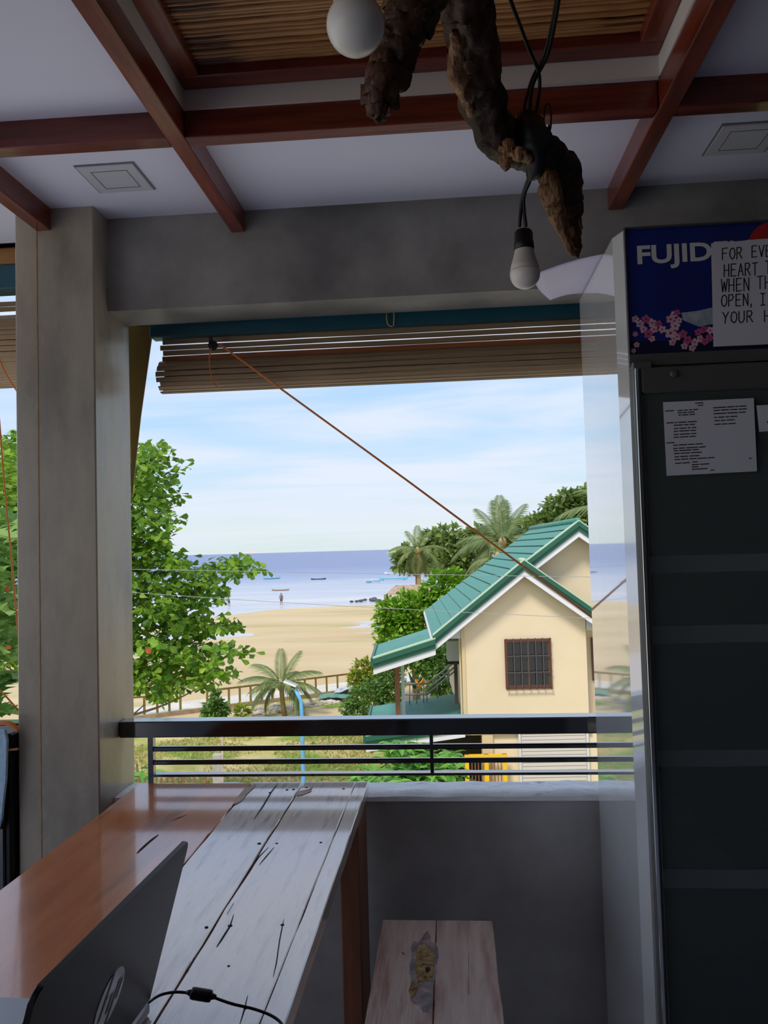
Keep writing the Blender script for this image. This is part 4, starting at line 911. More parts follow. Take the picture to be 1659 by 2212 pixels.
# loose stones by the kerb
def rocks(name, spots, m, size, z, label, cat, kind='stuff'):
    bm = bmesh.new()
    for (x, y) in spots:
        r = bmesh.ops.create_icosphere(bm, subdivisions=1, radius=size*random.uniform(.5, 1.3)); sc_ = (random.uniform(.7, 1.3), random.uniform(.7, 1.2), random.uniform(.4, .8))
        for v in r['verts']: v.co = Vector([v.co[i]*sc_[i]*random.uniform(.85, 1.15) for i in range(3)])+Vector((x, y, z))
    return tag(from_bm(name, bm, m), label, cat, None, kind)
rocks('rubble', [(lambda p: (p.x+random.gauss(0, .25), p.y+random.gauss(0, .35)))(P(random.uniform(480, 760), 0, Z=None, Y=40) if False else P(px := random.uniform(500, 760), 1545-(px-500)*.13+random.uniform(-6, 6), Z=ZG)) for _ in range(170)], MT['stone'], 0.16, ZG+.04, 'pale rubble stones scattered below the kerb', 'rubble')
def rock_thing(px, py, s, label):
    p = P(px, py, Z=ZG); bm = bmesh.new(); bmesh.ops.create_icosphere(bm, subdivisions=2, radius=s)
    for v in bm.verts: v.co = Vector((v.co.x*1.4, v.co.y, v.co.z*.7))*(1+.35*noise.noise(v.co*2+Vector((px, 0, 0))))+p+Vector((0, 0, s*.3))
    return tag(from_bm('rock', bm, MT['rock_dark'], None, True), label, 'rock', 'dark rocks at the waterline')
for px, py, s, lb in ((760, 1300, .22, 'leftmost small dark rock at the waterline'), (770, 1300, .25, 'small dark rock second from the left at the waterline'), (779, 1299, .3, 'small dark rock third from the left at the waterline'), (788, 1297, .28, 'small upright dark rock at the waterline'), (807, 1297, .5, 'largest dark rock at the waterline'), (819, 1299, .35, 'dark rock nearest the round leafy tree at the waterline')): rock_thing(px, py, s, lb)
# crumpled sheets near the bush
def crumple(px, py, wx, wy, m, label, cat, z=.25):
    p = P(px, py, Z=ZG+.1); bm = bmesh.new(); n = 9; g = []
    for j in range(n):
        for i in range(n):
            u, v = i/(n-1)-.5, j/(n-1)-.5; g.append(bm.verts.new((p.x+u*wx+.1*noise.noise(Vector((i*.7, j*.7, px))), p.y+v*wy, ZG+.14+z*(1-abs(u)*1.2)*(.6+.7*noise.noise(Vector((i*.9, j*.9, px+5)))))))
    for j in range(n-1):
        for i in range(n-1): bm.faces.new((g[j*n+i], g[j*n+i+1], g[(j+1)*n+i+1], g[(j+1)*n+i]))
    o = from_bm('ground_sheet', bm, m, None); sm = o.modifiers.new('t', 'SOLIDIFY'); sm.thickness = .02; return tag(o, label, cat)
crumple(722, 1508, 1.6, 1.4, MT['tarp_green'], 'crumpled green tarpaulin lying below the beach fence', 'tarpaulin')
crumple(750, 1500, 1.3, 1.4, MT['tin_grey'], 'crumpled grey metal sheet beside the leafy bush', 'metal sheet', .5)

# ================================================================== leaves and trees
def leaf_geom(w=.45, shape='obovate', curl=.12):
    wid = {'obovate': (.25, .8, 1.0), 'round': (.6, 1.0, .8), 'lance': (.6, .9, .55)}[shape]
    v = [(0, 0, 0)]
    for f, t_ in zip(wid, (.25, .55, .8)): v += [(-w/2*f, t_, curl*.5*f-.06*t_), (0, t_, -.06*t_), (w/2*f, t_, curl*.5*f-.06*t_)]
    v.append((0, 1, -.12))
    f = [(0, 2, 1), (0, 3, 2)]
    for k in (1, 4): f += [(k, k+1, k+4, k+3), (k+1, k+2, k+5, k+4)]
    f += [(7, 8, 10), (8, 9, 10)]
    return np.array(v), f
def cheap_leaf(w=.5): return np.array([(0, 0, 0), (-w/2, .5, .1), (0, 1, -.1), (w/2, .5, .1), (0, .5, 0)]), [(0, 4, 1), (1, 4, 2), (0, 3, 4), (4, 3, 2)]
def frame(d, up):
    d = d/np.linalg.norm(d, axis=1, keepdims=True); x = np.cross(d, up); nx_ = np.linalg.norm(x, axis=1, keepdims=True); nx_[nx_ < 1e-6] = 1; x = x/nx_; z = np.cross(x, d); return x, d, z
def leaf_cloud(name, pos, d, up, size, geo, m, parent):
    gv, gf = geo; x, y, z = frame(d, up); s = size[:, None, None]
    V = pos[:, None, :] + s*(gv[None, :, 0:1]*x[:, None, :]+gv[None, :, 1:2]*y[:, None, :]+gv[None, :, 2:3]*z[:, None, :])
    n, k = len(pos), len(gv); off = np.arange(n)*k
    faces = [tuple(int(i)+int(o) for i in f) for o in off for f in gf]
    o = mesh(name, V.reshape(-1, 3).tolist(), faces, m, parent, False); o['kind'] = 'stuff'; return o
def leaf_objects(pos, d, up, size, geo, m, parent, name='leaf'):
    gv, gf = geo; me = bpy.data.meshes.new(name); me.from_pydata([tuple(v) for v in gv], [], gf); me.materials.append(m)
    x, y, z = frame(d, up)
    for i in range(len(pos)):
        s = float(size[i]); m4 = Matrix([[x[i][r]*s, y[i][r]*s, z[i][r]*s, pos[i][r]] for r in range(3)]+[[0, 0, 0, 1]])
        inst(name, me, m4, parent)
def rosettes(cent, n_leaf, size, tilt=(0.0, .5), spread=.05):
    k = len(cent); pos = np.repeat(cent, n_leaf, 0); az = rng.uniform(0, 2*np.pi, (k, 1))+np.arange(n_leaf)[None, :]*2.4
    az = az.ravel(); el = rng.uniform(tilt[0], tilt[1], k*n_leaf)
    d = np.stack([np.cos(az)*np.cos(el), np.sin(az)*np.cos(el), np.sin(el)], 1); pos = pos+rng.normal(0, spread, pos.shape)
    up = np.tile([0, 0, 1.0], (len(pos), 1))+rng.normal(0, .25, pos.shape); sz = size*rng.uniform(.7, 1.25, len(pos)); return pos, d, up, sz
def in_poly(x, y, poly):
    c = False; n = len(poly); j = n-1
    for i in range(n):
        xi, yi = poly[i]; xj, yj = poly[j]
        if (yi > y) != (yj > y) and x < (xj-xi)*(y-yi)/(yj-yi)+xi: c = not c
        j = i
    return c
def crown_points(poly, n, Y, dY, edge_thin=True):
    xs_ = [p[0] for p in poly]; ys_ = [p[1] for p in poly]; out_ = []
    while len(out_) < n:
        x, y = random.uniform(min(xs_), max(xs_)), random.uniform(min(ys_), max(ys_))
        if in_poly(x, y, poly): out_.append(tuple(P(x, y, Y=Y+random.gauss(0, dY))))
    return np.array(out_)

# --- big sea-almond tree on the left
sc_ = lambda L_: [(250+x/2.698, 900+y/2.698) for x, y in L_]
ALM = sc_([(120, 175), (200, 168), (310, 200), (330, 240), (300, 280), (370, 350), (330, 390), (240, 410), (300, 450), (385, 465), (360, 510), (250, 545), (370, 600), (330, 630), (260, 650), (320, 690), (300, 735), (260, 760), (360, 790), (440, 810), (430, 860), (390, 900),
           (520, 870), (600, 840), (700, 825), (850, 885), (825, 930), (760, 890), (650, 940), (580, 960), (640, 1010), (610, 1060), (530, 1130), (420, 1120), (390, 1150), (480, 1175), (560, 1200), (660, 1190), (735, 1212), (670, 1240), (560, 1250), (490, 1285), (440, 1260), (380, 1260), (390, 1330),
           (520, 1330), (620, 1335), (720, 1370), (795, 1370), (785, 1395), (700, 1385), (620, 1400), (570, 1450), (700, 1520), (670, 1540), (590, 1500), (540, 1570), (480, 1560), (400, 1545), (340, 1620), (270, 1655), (220, 1590), (90, 1610)]) + [(285, 1500), (150, 1480), (20, 1440), (-120, 1400), (-220, 1250), (-160, 1080), (-40, 960), (60, 930), (180, 930)]
YA = 20.0
al = thing('sea_almond_tree', 'tall broad-leaved tree with tiered branches just beyond the pillar', 'tree', tuple(P(150, 1480, Y=YA).xy)+(ZG,))
cen = crown_points(ALM, 2500, YA, 0.9)
tips = [(385, 1070), (395, 1000), (370, 1030), (560, 1225), (545, 1235), (520, 1220), (490, 1228), (480, 1285), (515, 1348), (500, 1355), (470, 1350), (440, 1345), (540, 1407), (520, 1405), (495, 1402), (470, 1400), (505, 1465), (490, 1460), (455, 1475), (430, 1478), (400, 1480), (350, 1510), (330, 1505), (375, 1125), (360, 1160), (405, 1200), (330, 985), (345, 970)]
cen = np.vstack([cen, np.array([tuple(P(x, y, Y=YA+random.uniform(-.4, .4))) for x, y in tips])])
pos, d, up, sz = rosettes(cen, 8, 0.245, (-.9, .7), .07)
up += rng.normal(0, .5, up.shape)+np.array([0, -.5, 0])
# the nearest leaves in view are single pieces, the rest one mass
ordr = np.argsort(pos[:, 1]); vis = [i for i in ordr if True]
vis = []
for i in ordr:
    v = MC @ (pos[i]-EYE); px = 829.5+FPX*v[0]/v[2]
    if px > 292: vis.append(i)
    if len(vis) >= 290: break
msk = np.zeros(len(pos), bool); msk[vis] = True
geoA = leaf_geom(.56, 'obovate')
leaf_objects(pos[msk], d[msk], up[msk], sz[msk], geoA, MT['leaf_almond'], al)
leaf_cloud('foliage', pos[~msk], d[~msk], up[~msk], sz[~msk], geoA, MT['leaf_almond'], al)
tb_ = P(150, 1480, Y=YA); base = Vector((tb_.x, YA+.3, ZG))
top = P(200, 990, Y=YA+.2)
trk = [base.lerp(top, f)+Vector((.12*math.sin(f*9), 0, 0)) for f in np.linspace(0, 1, 12)]
tube('trunk', trk, [0.22*(1-.8*f)+.02 for f in np.linspace(0, 1, 12)], MT['trunk'], al, 10)
for (tx, ty, f) in ((375, 1010, .86), (385, 1070, .8), (370, 1130, .72), (405, 1205, .64), (550, 1230, .58), (480, 1290, .52), (510, 1350, .45), (535, 1407, .38), (500, 1462, .33), (350, 1500, .3), (-120, 1100, .75), (-150, 1250, .6), (-60, 1400, .4)):
    a_ = base.lerp(top, f); b_ = P(tx, ty, Y=YA+random.uniform(-.3, .3)); mid = a_.lerp(b_, .5)+Vector((0, 0, -.12))
    tube('bough', catmull([a_, mid, b_+(a_-b_)*.22], 5), [0.04*(1-k/11)+.008 for k in range(11)], MT['trunk'], al, 6)
red = P(313, 1397, Y=YA-1.6); leaf_objects(np.array([tuple(red)]), np.array([[.6, -.2, -.6]]), np.array([[0., -1, .3]]), np.array([.22]), geoA, MT['leaf_red'], al)

# --- breadfruit tree at the far left with big lobed leaves
def lobed():
    v = [(0, 0, 0)]; L1 = []; mid = []
    ts = np.linspace(.06, 1, 17); outl = []
    for i, t_ in enumerate(ts):
        env = .36*math.sin(math.pi*min(1, t_*.92+.05))**.8; lob = 1.0 if i % 3 == 1 else (.62 if i % 3 == 2 else .28)
        outl.append((env*lob, t_+(.07 if i % 3 == 1 else 0)))
    V = [(0, 0, 0)]; F = []
    for (w_, t_), t0 in zip(outl, ts): V += [(-w_, t_, .12*w_), (0, t0, -.1*t0*t0), (w_, t_, .12*w_)]
    for k in range(len(outl)-1):
        a = 1+3*k; F += [(a, a+1, a+4, a+3), (a+1, a+2, a+5, a+4)]
    F += [(0, 2, 1), (0, 3, 2)]
    return np.array(V), F
YBF = 9.0
bf = thing('breadfruit_tree', 'tree with large lobed leaves at the left edge outside', 'tree', tuple(P(-60, 1500, Y=YBF).xy)+(ZG,))
cb2 = np.array([tuple(P(random.uniform(-160, 60), random.uniform(1130, 1560), Y=YBF+random.gauss(0, .5))) for _ in range(46)])
pos, d, up, sz = rosettes(cb2, 5, .55, (-.7, .3), .08)
leaf_objects(pos, d, up, sz, lobed(), MT['leaf_bread'], bf)
b0 = P(-70, 1500, Y=YBF+.2); tube('trunk', [Vector((b0.x, b0.y, ZG)), Vector((b0.x+.1, b0.y, ZG+3)), P(-60, 1150, Y=YBF+.2)], [.16, .13, .04], MT['trunk'], bf, 9)
cu = np.array([tuple(P(random.uniform(-120, 42), random.uniform(985, 1150), Y=YBF+3+random.gauss(0, .6))) for _ in range(60)])
# --- small leafy tree above it
sm_t = thing('leafy_tree', 'leafy tree behind the lobed leaves at the left edge', 'tree', tuple(P(-80, 1500, Y=YBF+3.4).xy)+(ZG,))
pos, d, up, sz = rosettes(cu, 9, .2, (-.3, .5), .06); leaf_cloud('foliage', pos, d, up, sz, geoA, MT['leaf_almond'], sm_t)
b0 = P(-80, 1500, Y=YBF+3.4); tube('trunk', [Vector((b0.x, b0.y, ZG)), P(-70, 1060, Y=YBF+3.2)], [.15, .04], MT['trunk'], sm_t, 8)
leaf_objects(np.array([tuple(P(8, 1280, Y=YBF-.6)), tuple(P(10, 1392, Y=YBF-.7))]), np.array([[.5, 0, .5], [.6, 0, -.4]]), np.array([[0, -1., .2]]*2), np.array([.09, .08]), geoA, MT['leaf_red'], sm_t)

# --- blob trees
def blob_tree(name, label, cat, base_px, Y, blobs, leaf, m, n, geo=None, trunk_r=.12, group=None, up_bias=.4):
    bx = P(base_px[0], base_px[1], Y=Y); t_ = thing(name, label, cat, (bx.x, Y, ZG), group)
    pos = []; dd = []
    wts = np.array([rx*ry for _, _, rx, ry in blobs], float); wts /= wts.sum()
    for (px, py, rx, ry), wgt in zip(blobs, wts):
        c = np.array(P(px, py, Y=Y)); s = Y/FPX; k = max(10, int(n*wgt))
        q = rng.normal(size=(k, 3)); q /= np.linalg.norm(q, axis=1, keepdims=True); rad = rng.uniform(.45, 1.0, (k, 1))**.5
        q = q*rad; bump_ = 1+.22*np.sin(q[:, 0:1]*7+px)*np.cos(q[:, 2:3]*6+py)
        pos.append(c+q*bump_*np.array([rx*s, max(rx, ry)*s*.8, ry*s])); dd.append(q+rng.normal(0, .5, q.shape)+np.array([0, 0, .1]))
    pos = np.vstack(pos); dd = np.vstack(dd); up = np.tile([0, 0, 1.0], (len(pos), 1))+rng.normal(0, up_bias, pos.shape)
    leaf_cloud('foliage', pos, dd, up, leaf*rng.uniform(.7, 1.3, len(pos)), geo or cheap_leaf(.55), m, t_)
    big = max(blobs, key=lambda b: b[2]*b[3]); c = P(big[0], big[1], Y=Y)
    tube('trunk', [Vector((bx.x, Y, ZG)), Vector((bx.x*.5+c.x*.5, Y, (ZG+c.z)/2)), c], [trunk_r, trunk_r*.8, trunk_r*.4], MT['trunk'], t_, 8)
    for b in blobs[:5]:
        e2 = P(b[0], b[1], Y=Y); tube('bough', [c.lerp(Vector((bx.x, Y, ZG)), .25), c.lerp(e2, .6), e2], [trunk_r*.45, trunk_r*.3, trunk_r*.12], MT['trunk'], t_, 6)
    return t_
blob_tree('round_tree', 'bright green round tree behind the awning roof', 'tree', (900, 1500), 41, [(892, 1348, 70, 60), (958, 1278, 45, 40), (860, 1390, 45, 55), (940, 1400, 55, 50), (915, 1306, 55, 26), (978, 1262, 32, 28), (845, 1332, 32, 34)], .34, MT['leaf_bright'], 6500, leaf_geom(.5, 'obovate'), .2)
blob_tree('garden_tree', 'green tree beside the steel stair rail', 'tree', (955, 1520), 37, [(945, 1440, 45, 55), (970, 1490, 32, 50), (915, 1410, 40, 28)], .26, MT['leaf_bush'], 2200, None, .1)
blob_tree('bush', 'yellow-green bush at the left end of the awning', 'bush', (790, 1530), 34, [(785, 1452, 24, 26), (800, 1480, 34, 34), (770, 1470, 16, 18)], .2, MT['leaf_yellow'], 1500, None, .06)
blob_tree('bush', 'soft green feathery bush below the awning tip', 'bush', (800, 1560), 31.5, [(800, 1515, 52, 40), (840, 1490, 32, 55), (770, 1540, 34, 24), (835, 1450, 22, 36)], .16, MT['leaf_bush'], 4200, None, .06)
blob_tree('shrub', 'small green shrub at the foot of the beach fence', 'shrub', (466, 1545), 36, [(466, 1535, 26, 16), (466, 1515, 8, 20)], .3, MT['leaf_bush'], 420, None, .03)
blob_tree('shrub', 'tiny light green shrub right of the fence shrub', 'shrub', (522, 1545), 36, [(522, 1538, 14, 12)], .25, MT['leaf_yellow'], 160, None, .03)
far = 'far trees on the point'
blob_tree('shore_tree', 'dark spreading tree on the far point left of the roof', 'tree', (905, 1260), 95, [(900, 1205, 40, 22), (880, 1215, 28, 18), (925, 1205, 30, 26), (960, 1190, 34, 22), (940, 1170, 26, 18)], .9, MT['leaf_mid'], 1700, None, .4, far)
blob_tree('shore_tree', 'tall loose-crowned tree on the far point', 'tree', (985, 1260), 88, [(968, 1150, 24, 12), (985, 1168, 26, 14), (1000, 1200, 44, 30), (975, 1215, 40, 26), (1025, 1215, 40, 24)], .8, MT['leaf_mid'], 1700, None, .4, far)
blob_tree('shore_tree', 'dark green tree between far point and green roof ridge', 'tree', (1060, 1220), 60, [(1050, 1160, 34, 18), (1030, 1165, 22, 12), (1090, 1165, 40, 24), (1130, 1150, 40, 24)], .6, MT['leaf_mid'], 1300, None, .3, far)
blob_tree('tiered_tree', 'tiered broad-leaved tree rising behind the roof ridge by the chiller', 'tree', (1230, 1200), 48, [(1240, 1075, 32, 12), (1215, 1092, 40, 9), (1250, 1105, 45, 16), (1200, 1118, 40, 12), (1180, 1130, 44, 12), (1275, 1085, 40, 24), (1240, 1130, 60, 14)], .45, MT['leaf_mid'], 2600, leaf_geom(.5, 'obovate'), .2)

# --- palms: each frond is a piece
def frond_mesh(name, arch, nl, m, ll=.28, droop=.6):
    V, F = [], []; pts = []
    for i in range(nl+1):
        t_ = i/nl; a = arch*t_; pts.append(np.array([0, math.sin(a)/max(arch, .01) if arch > .01 else t_, (math.cos(a)-1)/max(arch, .01)*1.0 if arch > .01 else 0]))
    for i in range(nl):
        a, b = pts[i], pts[i+1]; w_ = .012*(1-i/nl)+.003; k = len(V)
        V += [a+[-w_, 0, 0], a+[w_, 0, 0], b+[w_, 0, 0], b+[-w_, 0, 0], a+[0, 0, -w_*1.5], b+[0, 0, -w_*1.5]]; F += [(k, k+1, k+2, k+3), (k, k+3, k+5, k+4), (k+1, k+4, k+5, k+2)]
        t_ = i/nl
        if t_ > .12:
            ln = ll*math.sin(math.pi*min(1, (t_*.88+.1)))**.6
            for s in (-1, 1):
                k = len(V); tg = (b-a)/np.linalg.norm(b-a); out_ = np.array([s, 0, 0])*.82+tg*.55; tip = a+out_*ln+np.array([0, 0, -ln*droop*rng.uniform(.6, 1.2)])
                mid = a+out_*ln*.5+np.array([0, 0, -ln*droop*.2]); wv_ = tg*.013
                V += [a-wv_*.5, a+wv_*.5, mid+wv_, mid-wv_, tip]; F += [(k, k+1, k+2, k+3), (k+3, k+2, k+4)]
    me = bpy.data.meshes.new(name); me.from_pydata([tuple(float(c) for c in v) for v in V], [], F); me.materials.append(m); return me
def palm(label, cpx, cpy, Y, length, fronds, m, trunk_to=None, tr=.12, group='coconut palms'):
    c = P(cpx, cpy, Y=Y); t_ = thing('coconut_palm', label, 'palm', (c.x, c.y, ZG), group)
    fm = [frond_mesh('frond', a, 36, m, ll, dr) for a, ll, dr in ((.6, .24, .5), (1.2, .27, .9), (1.8, .27, 1.2))]
    for az, el, kind, sc in fronds:
        m4 = Matrix.Translation(c) @ Matrix.Rotation(math.radians(az), 4, 'Z') @ Matrix.Rotation(math.radians(el), 4, 'X') @ Matrix.Diagonal((length*sc*1.0,)*3+(1,))
        inst('frond', fm[kind], m4, t_)
    tz = ZG if trunk_to is None else trunk_to
    tube('trunk', [Vector((c.x+.15, c.y, tz)), Vector((c.x+.05, c.y, (tz+c.z)/2)), c], [tr, tr*.85, tr*.8], MT['palm_trunk'], t_, 9)
    lathe('crown_shaft', [(tr*.8, -.25*tr*8), (tr*1.5, -.1), (tr*1.1, .12), (tr*.3, .3)], c, MT['palm_trunk'], t_, 9)
    return t_
palm('young coconut palm in front of the beach fence', 607, 1480, 38.5, 2.2, [(-95, 25, 1, .95), (-75, 50, 1, .95), (-40, 68, 0, .9), (10, 80, 0, .85), (60, 62, 1, .95), (85, 40, 1, 1.0), (110, 12, 2, .95), (-120, 5, 2, .95), (-60, 20, 2, .9), (140, 30, 1, .9), (180, 40, 1, .8), (-150, 35, 1, .8), (40, 30, 1, .9), (-20, 45, 1, .9), (95, -10, 2, .8), (-90, -5, 2, .8)], MT['leaf_palm'], None, .13)
palm('tall coconut palm rising behind the green roof', 1085, 1170, 44, 3.0, [(0, 84, 0, .95), (-12, 76, 0, .92), (14, 78, 0, .9), (38, 60, 0, .95), (-42, 62, 0, 1.0), (-78, 20, 2, 1.05), (-85, 35, 1, .95), (70, 35, 1, .9), (85, 18, 1, 1.0), (-110, 22, 1, .9), (110, 25, 1, .9), (180, 40, 1, .9), (-60, 10, 2, 1.0), (100, 0, 2, 1.1), (-95, 0, 2, 1.0), (60, 5, 2, 1.0), (-30, 50, 1, .9), (25, 55, 1, .9)], MT['leaf_palm_dark'], None, .18)
palm('coconut palm with hanging fronds on the far point', 902, 1188, 82, 3.2, [(0, 80, 0, .9), (35, 62, 0, .9), (-38, 60, 0, .9), (75, 35, 1, 1), (-75, 35, 1, 1), (95, 10, 2, 1), (-100, 8, 2, 1.1), (60, -15, 2, 1), (-60, -20, 2, 1), (150, 30, 1, .9), (-150, 30, 1, .9), (10, 20, 2, .9), (115, -30, 2, .9), (-120, -35, 2, .9)], MT['leaf_palm'], None, .25)
palm('drooping palm at the edge of the green roof', 1075, 1205, 38, 2.6, [(-88, 25, 2, 1.1), (-95, 10, 2, 1.0), (-70, 38, 2, 1.0), (-110, 0, 2, .9), (-60, 5, 2, .9), (0, 60, 1, .7), (80, 20, 2, .8)], MT['leaf_palm'], None, .14)
palm('palm half hidden behind the chiller edge', 1340, 1105, 36, 3.0, [(-60, 48, 1, .95), (-80, 30, 1, .9), (-20, 70, 0, .9), (40, 60, 1, .9), (90, 30, 1, 1), (-100, 10, 2, .9), (0, 30, 1, .9)], MT['leaf_palm_dark'], None, .15)
# --- leafy plants just below the railing
def plant(px, py, Y, blobs, label):
    bx = P(px, py, Y=Y); t_ = thing('leafy_plant', label, 'plant', (bx.x, Y, ZG), 'leafy plants below the railing')
    cs = []
    for cx, cy_, rx, ry, k in blobs:
        for _ in range(k):
            a = random.uniform(0, 6.283); f = math.sqrt(random.random()); cs.append(tuple(P(cx+rx*f*math.cos(a), cy_+ry*f*math.sin(a), Y=Y+random.gauss(0, .5))))
    pos, d, up, sz = rosettes(np.array(cs), 6, .34, (-.5, .35), .05); o_ = np.argsort(pos[:, 1]); lm = np.zeros(len(pos), bool); lm[o_[:140]] = True
    leaf_objects(pos[lm], d[lm], up[lm], sz[lm], leaf_geom(.38, 'lance', .2), MT['leaf_plant'], t_)
    leaf_cloud('foliage', pos[~lm], d[~lm], up[~lm], sz[~lm], leaf_geom(.38, 'lance', .2), MT['leaf_plant'], t_)
    tube('stem', [Vector((bx.x, Y, ZG)), P(px, py-40, Y=Y)], [.06, .02], MT['trunk'], t_, 6)
plant(900, 1690, 18.5, [(900, 1640, 75, 42, 60), (940, 1680, 60, 30, 40), (860, 1690, 60, 40, 50), (890, 1740, 90, 40, 40)], 'lush leafy plant in front of the yellow gate')
plant(800, 1720, 14.2, [(810, 1690, 45, 26, 30), (790, 1730, 50, 30, 20)], 'lower leafy plant left of the lush one below the railing')
plant(296, 1690, 14.5, [(298, 1690, 12, 26, 8)], 'spiky light green plant beside the pillar foot outside')

# --- grass and leaf litter
n = 26000
gx_ = rng.uniform(-16, 2, n); gy_ = rng.uniform(21, 40, n)
pos = np.stack([gx_, gy_, np.full(n, ZG-.02)+0.1*np.array([noise.noise(Vector((a*.3, b*.3, 0))) for a, b in zip(gx_, gy_)])], 1)
keep = ((gx_ < -3.2) | (gy_ < 20.5)) & np.array([noise.noise(Vector((a*.35, b*.35, 4)))+.25*rng.random() > -.02 for a, b in zip(gx_, gy_)]) & (gy_ < FA.y+fd.y/fd.x*(gx_-FA.x)-6.5)
pos = pos[keep]; k = len(pos); d = np.stack([rng.normal(0, .6, k), rng.normal(0, .6, k), rng.uniform(.15, 1, k)], 1)
lc = leaf_cloud('yard_grass', pos, d, rng.normal(0, 1, (k, 3)), rng.uniform(.06, .2, k), cheap_leaf(.5), MT['grass_blade'], None)
tag(lc, 'tufts of grass and dry leaves over the yard', 'grass', None, 'stuff')

# ================================================================== neighbouring house
TH = math.radians(3.0); UH = Vector((math.cos(TH), math.sin(TH), 0)); VH = Vector((-math.sin(TH), math.cos(TH), 0)); OH = P(1132, 1213, Y=23.0)
def H(u, v, z): return OH + UH*u + VH*v + Vector((0, 0, z))
def hloc(px, py, v=0.0):
    r = Vector(ray(px, py)); p0 = OH+VH*v; t = (p0-Vector(EYE)).dot(VH)/r.dot(VH); q = Vector(EYE)+r*t-OH; return q.dot(UH), q.z
zgr = ZG-OH.z
hs = thing('house', 'cream house with green tiled gable roof beside the beach', 'house', tuple(H(0, 4, zgr)))
def hprism(name, uz, v0, v1, m, parent=hs): return prism(name, [H(u, v0, z) for u, z in uz], VH*(v1-v0), m, parent)
def hbox(name, u0, u1, v0, v1, z0, z1, m, parent=hs): return prism(name, [H(u0, v0, z0), H(u1, v0, z0), H(u1, v0, z1), H(u0, v0, z1)], VH*(v1-v0), m, parent)
EL = (-2.62, -2.04); AP = (0.0, 0.0); ER = (2.62, -1.95); A2 = hloc(1250, 1128, 0.55); VB = 9.6
slope_w = (AP[1]-EL[1])/(AP[0]-EL[0])
OVH = 0.45
# walls
upper_bot = -4.75
wall = hprism('wall', [(-1.76, upper_bot), (1.74, upper_bot), (1.74, -1.40), (0, -0.16), (-1.76, -1.50)], OVH, OVH+0.2, MT['cream_wall'])
hbox('wall', -1.76, -1.56, OVH+.2, 9.0, upper_bot, -1.55, MT['cream_wall'])
hprism('wall', [(-1.56, -2.2), (5.0, -2.2), (5.0, -1.7), (A2[0], A2[1]-.25), (-1.56, -1.55)], 1.15, 1.35, MT['cream_wall'])
hbox('wall', 1.75, 5.4, 1.2, 9.0, upper_bot, -1.9, MT['cream_wall'])
hbox('wall', -1.05, 5.4, OVH+.05, 9.0, zgr, upper_bot+.05, MT['cream_wall'])
hbox('corner_trim', -1.80, -1.70, OVH-.03, OVH+.02, upper_bot, -1.55, MT['cream_trim'])
hbox('string_course', -1.80, 1.78, OVH-.06, OVH+.0, upper_bot-.12, upper_bot, MT['cream_trim'])
hbox('pipe', -1.87, -1.82, OVH+.05, OVH+.1, upper_bot, -1.7, MT['cream_trim'])
# front window with grille
wu0, wz1 = hloc(1089, 1381, OVH); wu1, wz0 = hloc(1193, 1485, OVH)
win = hbox('window', wu0, wu1, OVH-.05, OVH+.03, wz0, wz1, MT['window_frame_brown'], hs)
hbox('pane', wu0+.1, (wu0+wu1)/2-.03, OVH-.055, OVH-.04, wz0+.1, wz1-.1, MT['window_glass'], win); hbox('pane', (wu0+wu1)/2+.03, wu1-.1, OVH-.055, OVH-.04, wz0+.1, wz1-.1, MT['window_glass'], win)
for k in range(7):
    u = wu0+.04+(wu1-wu0-.08)*k/6; hbox('grille_bar', u-.012, u+.012, OVH-.14, OVH-.115, wz0-.03, wz1+.03, MT['window_frame_brown'] if k in (0, 6) else MT['grille'], win)
for k in range(4):
    z = wz0+(wz1-wz0)*k/3; hbox('grille_bar', wu0, wu1, OVH-.14, OVH-.115, z-.012, z+.012, MT['window_frame_brown'] if k in (0, 3) else MT['grille'], win)
su, szz = hloc(1276, 1377, 1.2); win2 = hbox('window', su, su+1.2, 1.14, 1.22, szz-1.25, szz, MT['window_frame_brown'], hs); hbox('pane', su+.1, su+1.1, 1.13, 1.15, szz-1.15, szz-.1, MT['window_glass'], win2)
# ground floor: shutter with slats, open porch, gate
s0, z1 = hloc(1122, 1588, OVH); s1, _ = hloc(1268, 1600, OVH)
shut = hbox('roller_shutter', s0, s1, OVH-.02, OVH+.04, zgr, upper_bot-.06, MT['shutter'], hs)
zs = upper_bot-.1
while zs > zgr+.1: hbox('slat', s0+.05, s1-.05, OVH-.045, OVH-.015, zs-.085, zs, MT['shutter'], shut); zs -= .105
hbox('shutter_guide', s0-.04, s0+.03, OVH-.06, OVH+.02, zgr, upper_bot-.05, MT['soffit'], shut); hbox('shutter_guide', s1-.03, s1+.04, OVH-.06, OVH+.02, zgr, upper_bot-.05, MT['soffit'], shut)
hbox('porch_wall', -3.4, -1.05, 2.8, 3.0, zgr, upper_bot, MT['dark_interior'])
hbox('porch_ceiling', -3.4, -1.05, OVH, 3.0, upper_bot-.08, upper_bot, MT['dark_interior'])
hbox('pier', -1.30, -1.0, OVH-.05, OVH+.3, zgr, upper_bot, MT['cream_trim'])
gt = thing('gate', 'yellow steel gate with thin vertical bars under the house', 'gate', tuple(H(-1.5, OVH-.3, zgr)))
g0, gz = hloc(1003, 1630, OVH-.3); g1, _ = hloc(1096, 1640, OVH-.3)
hbox('top_rail', g0, g1, OVH-.33, OVH-.27, gz-.14, gz, MT['gate_yellow'], gt)
for u in (g0, (g0+g1)/2-.05, g1-.14): hbox('post', u, u+.12, OVH-.34, OVH-.26, zgr, gz, MT['gate_yellow'], gt)
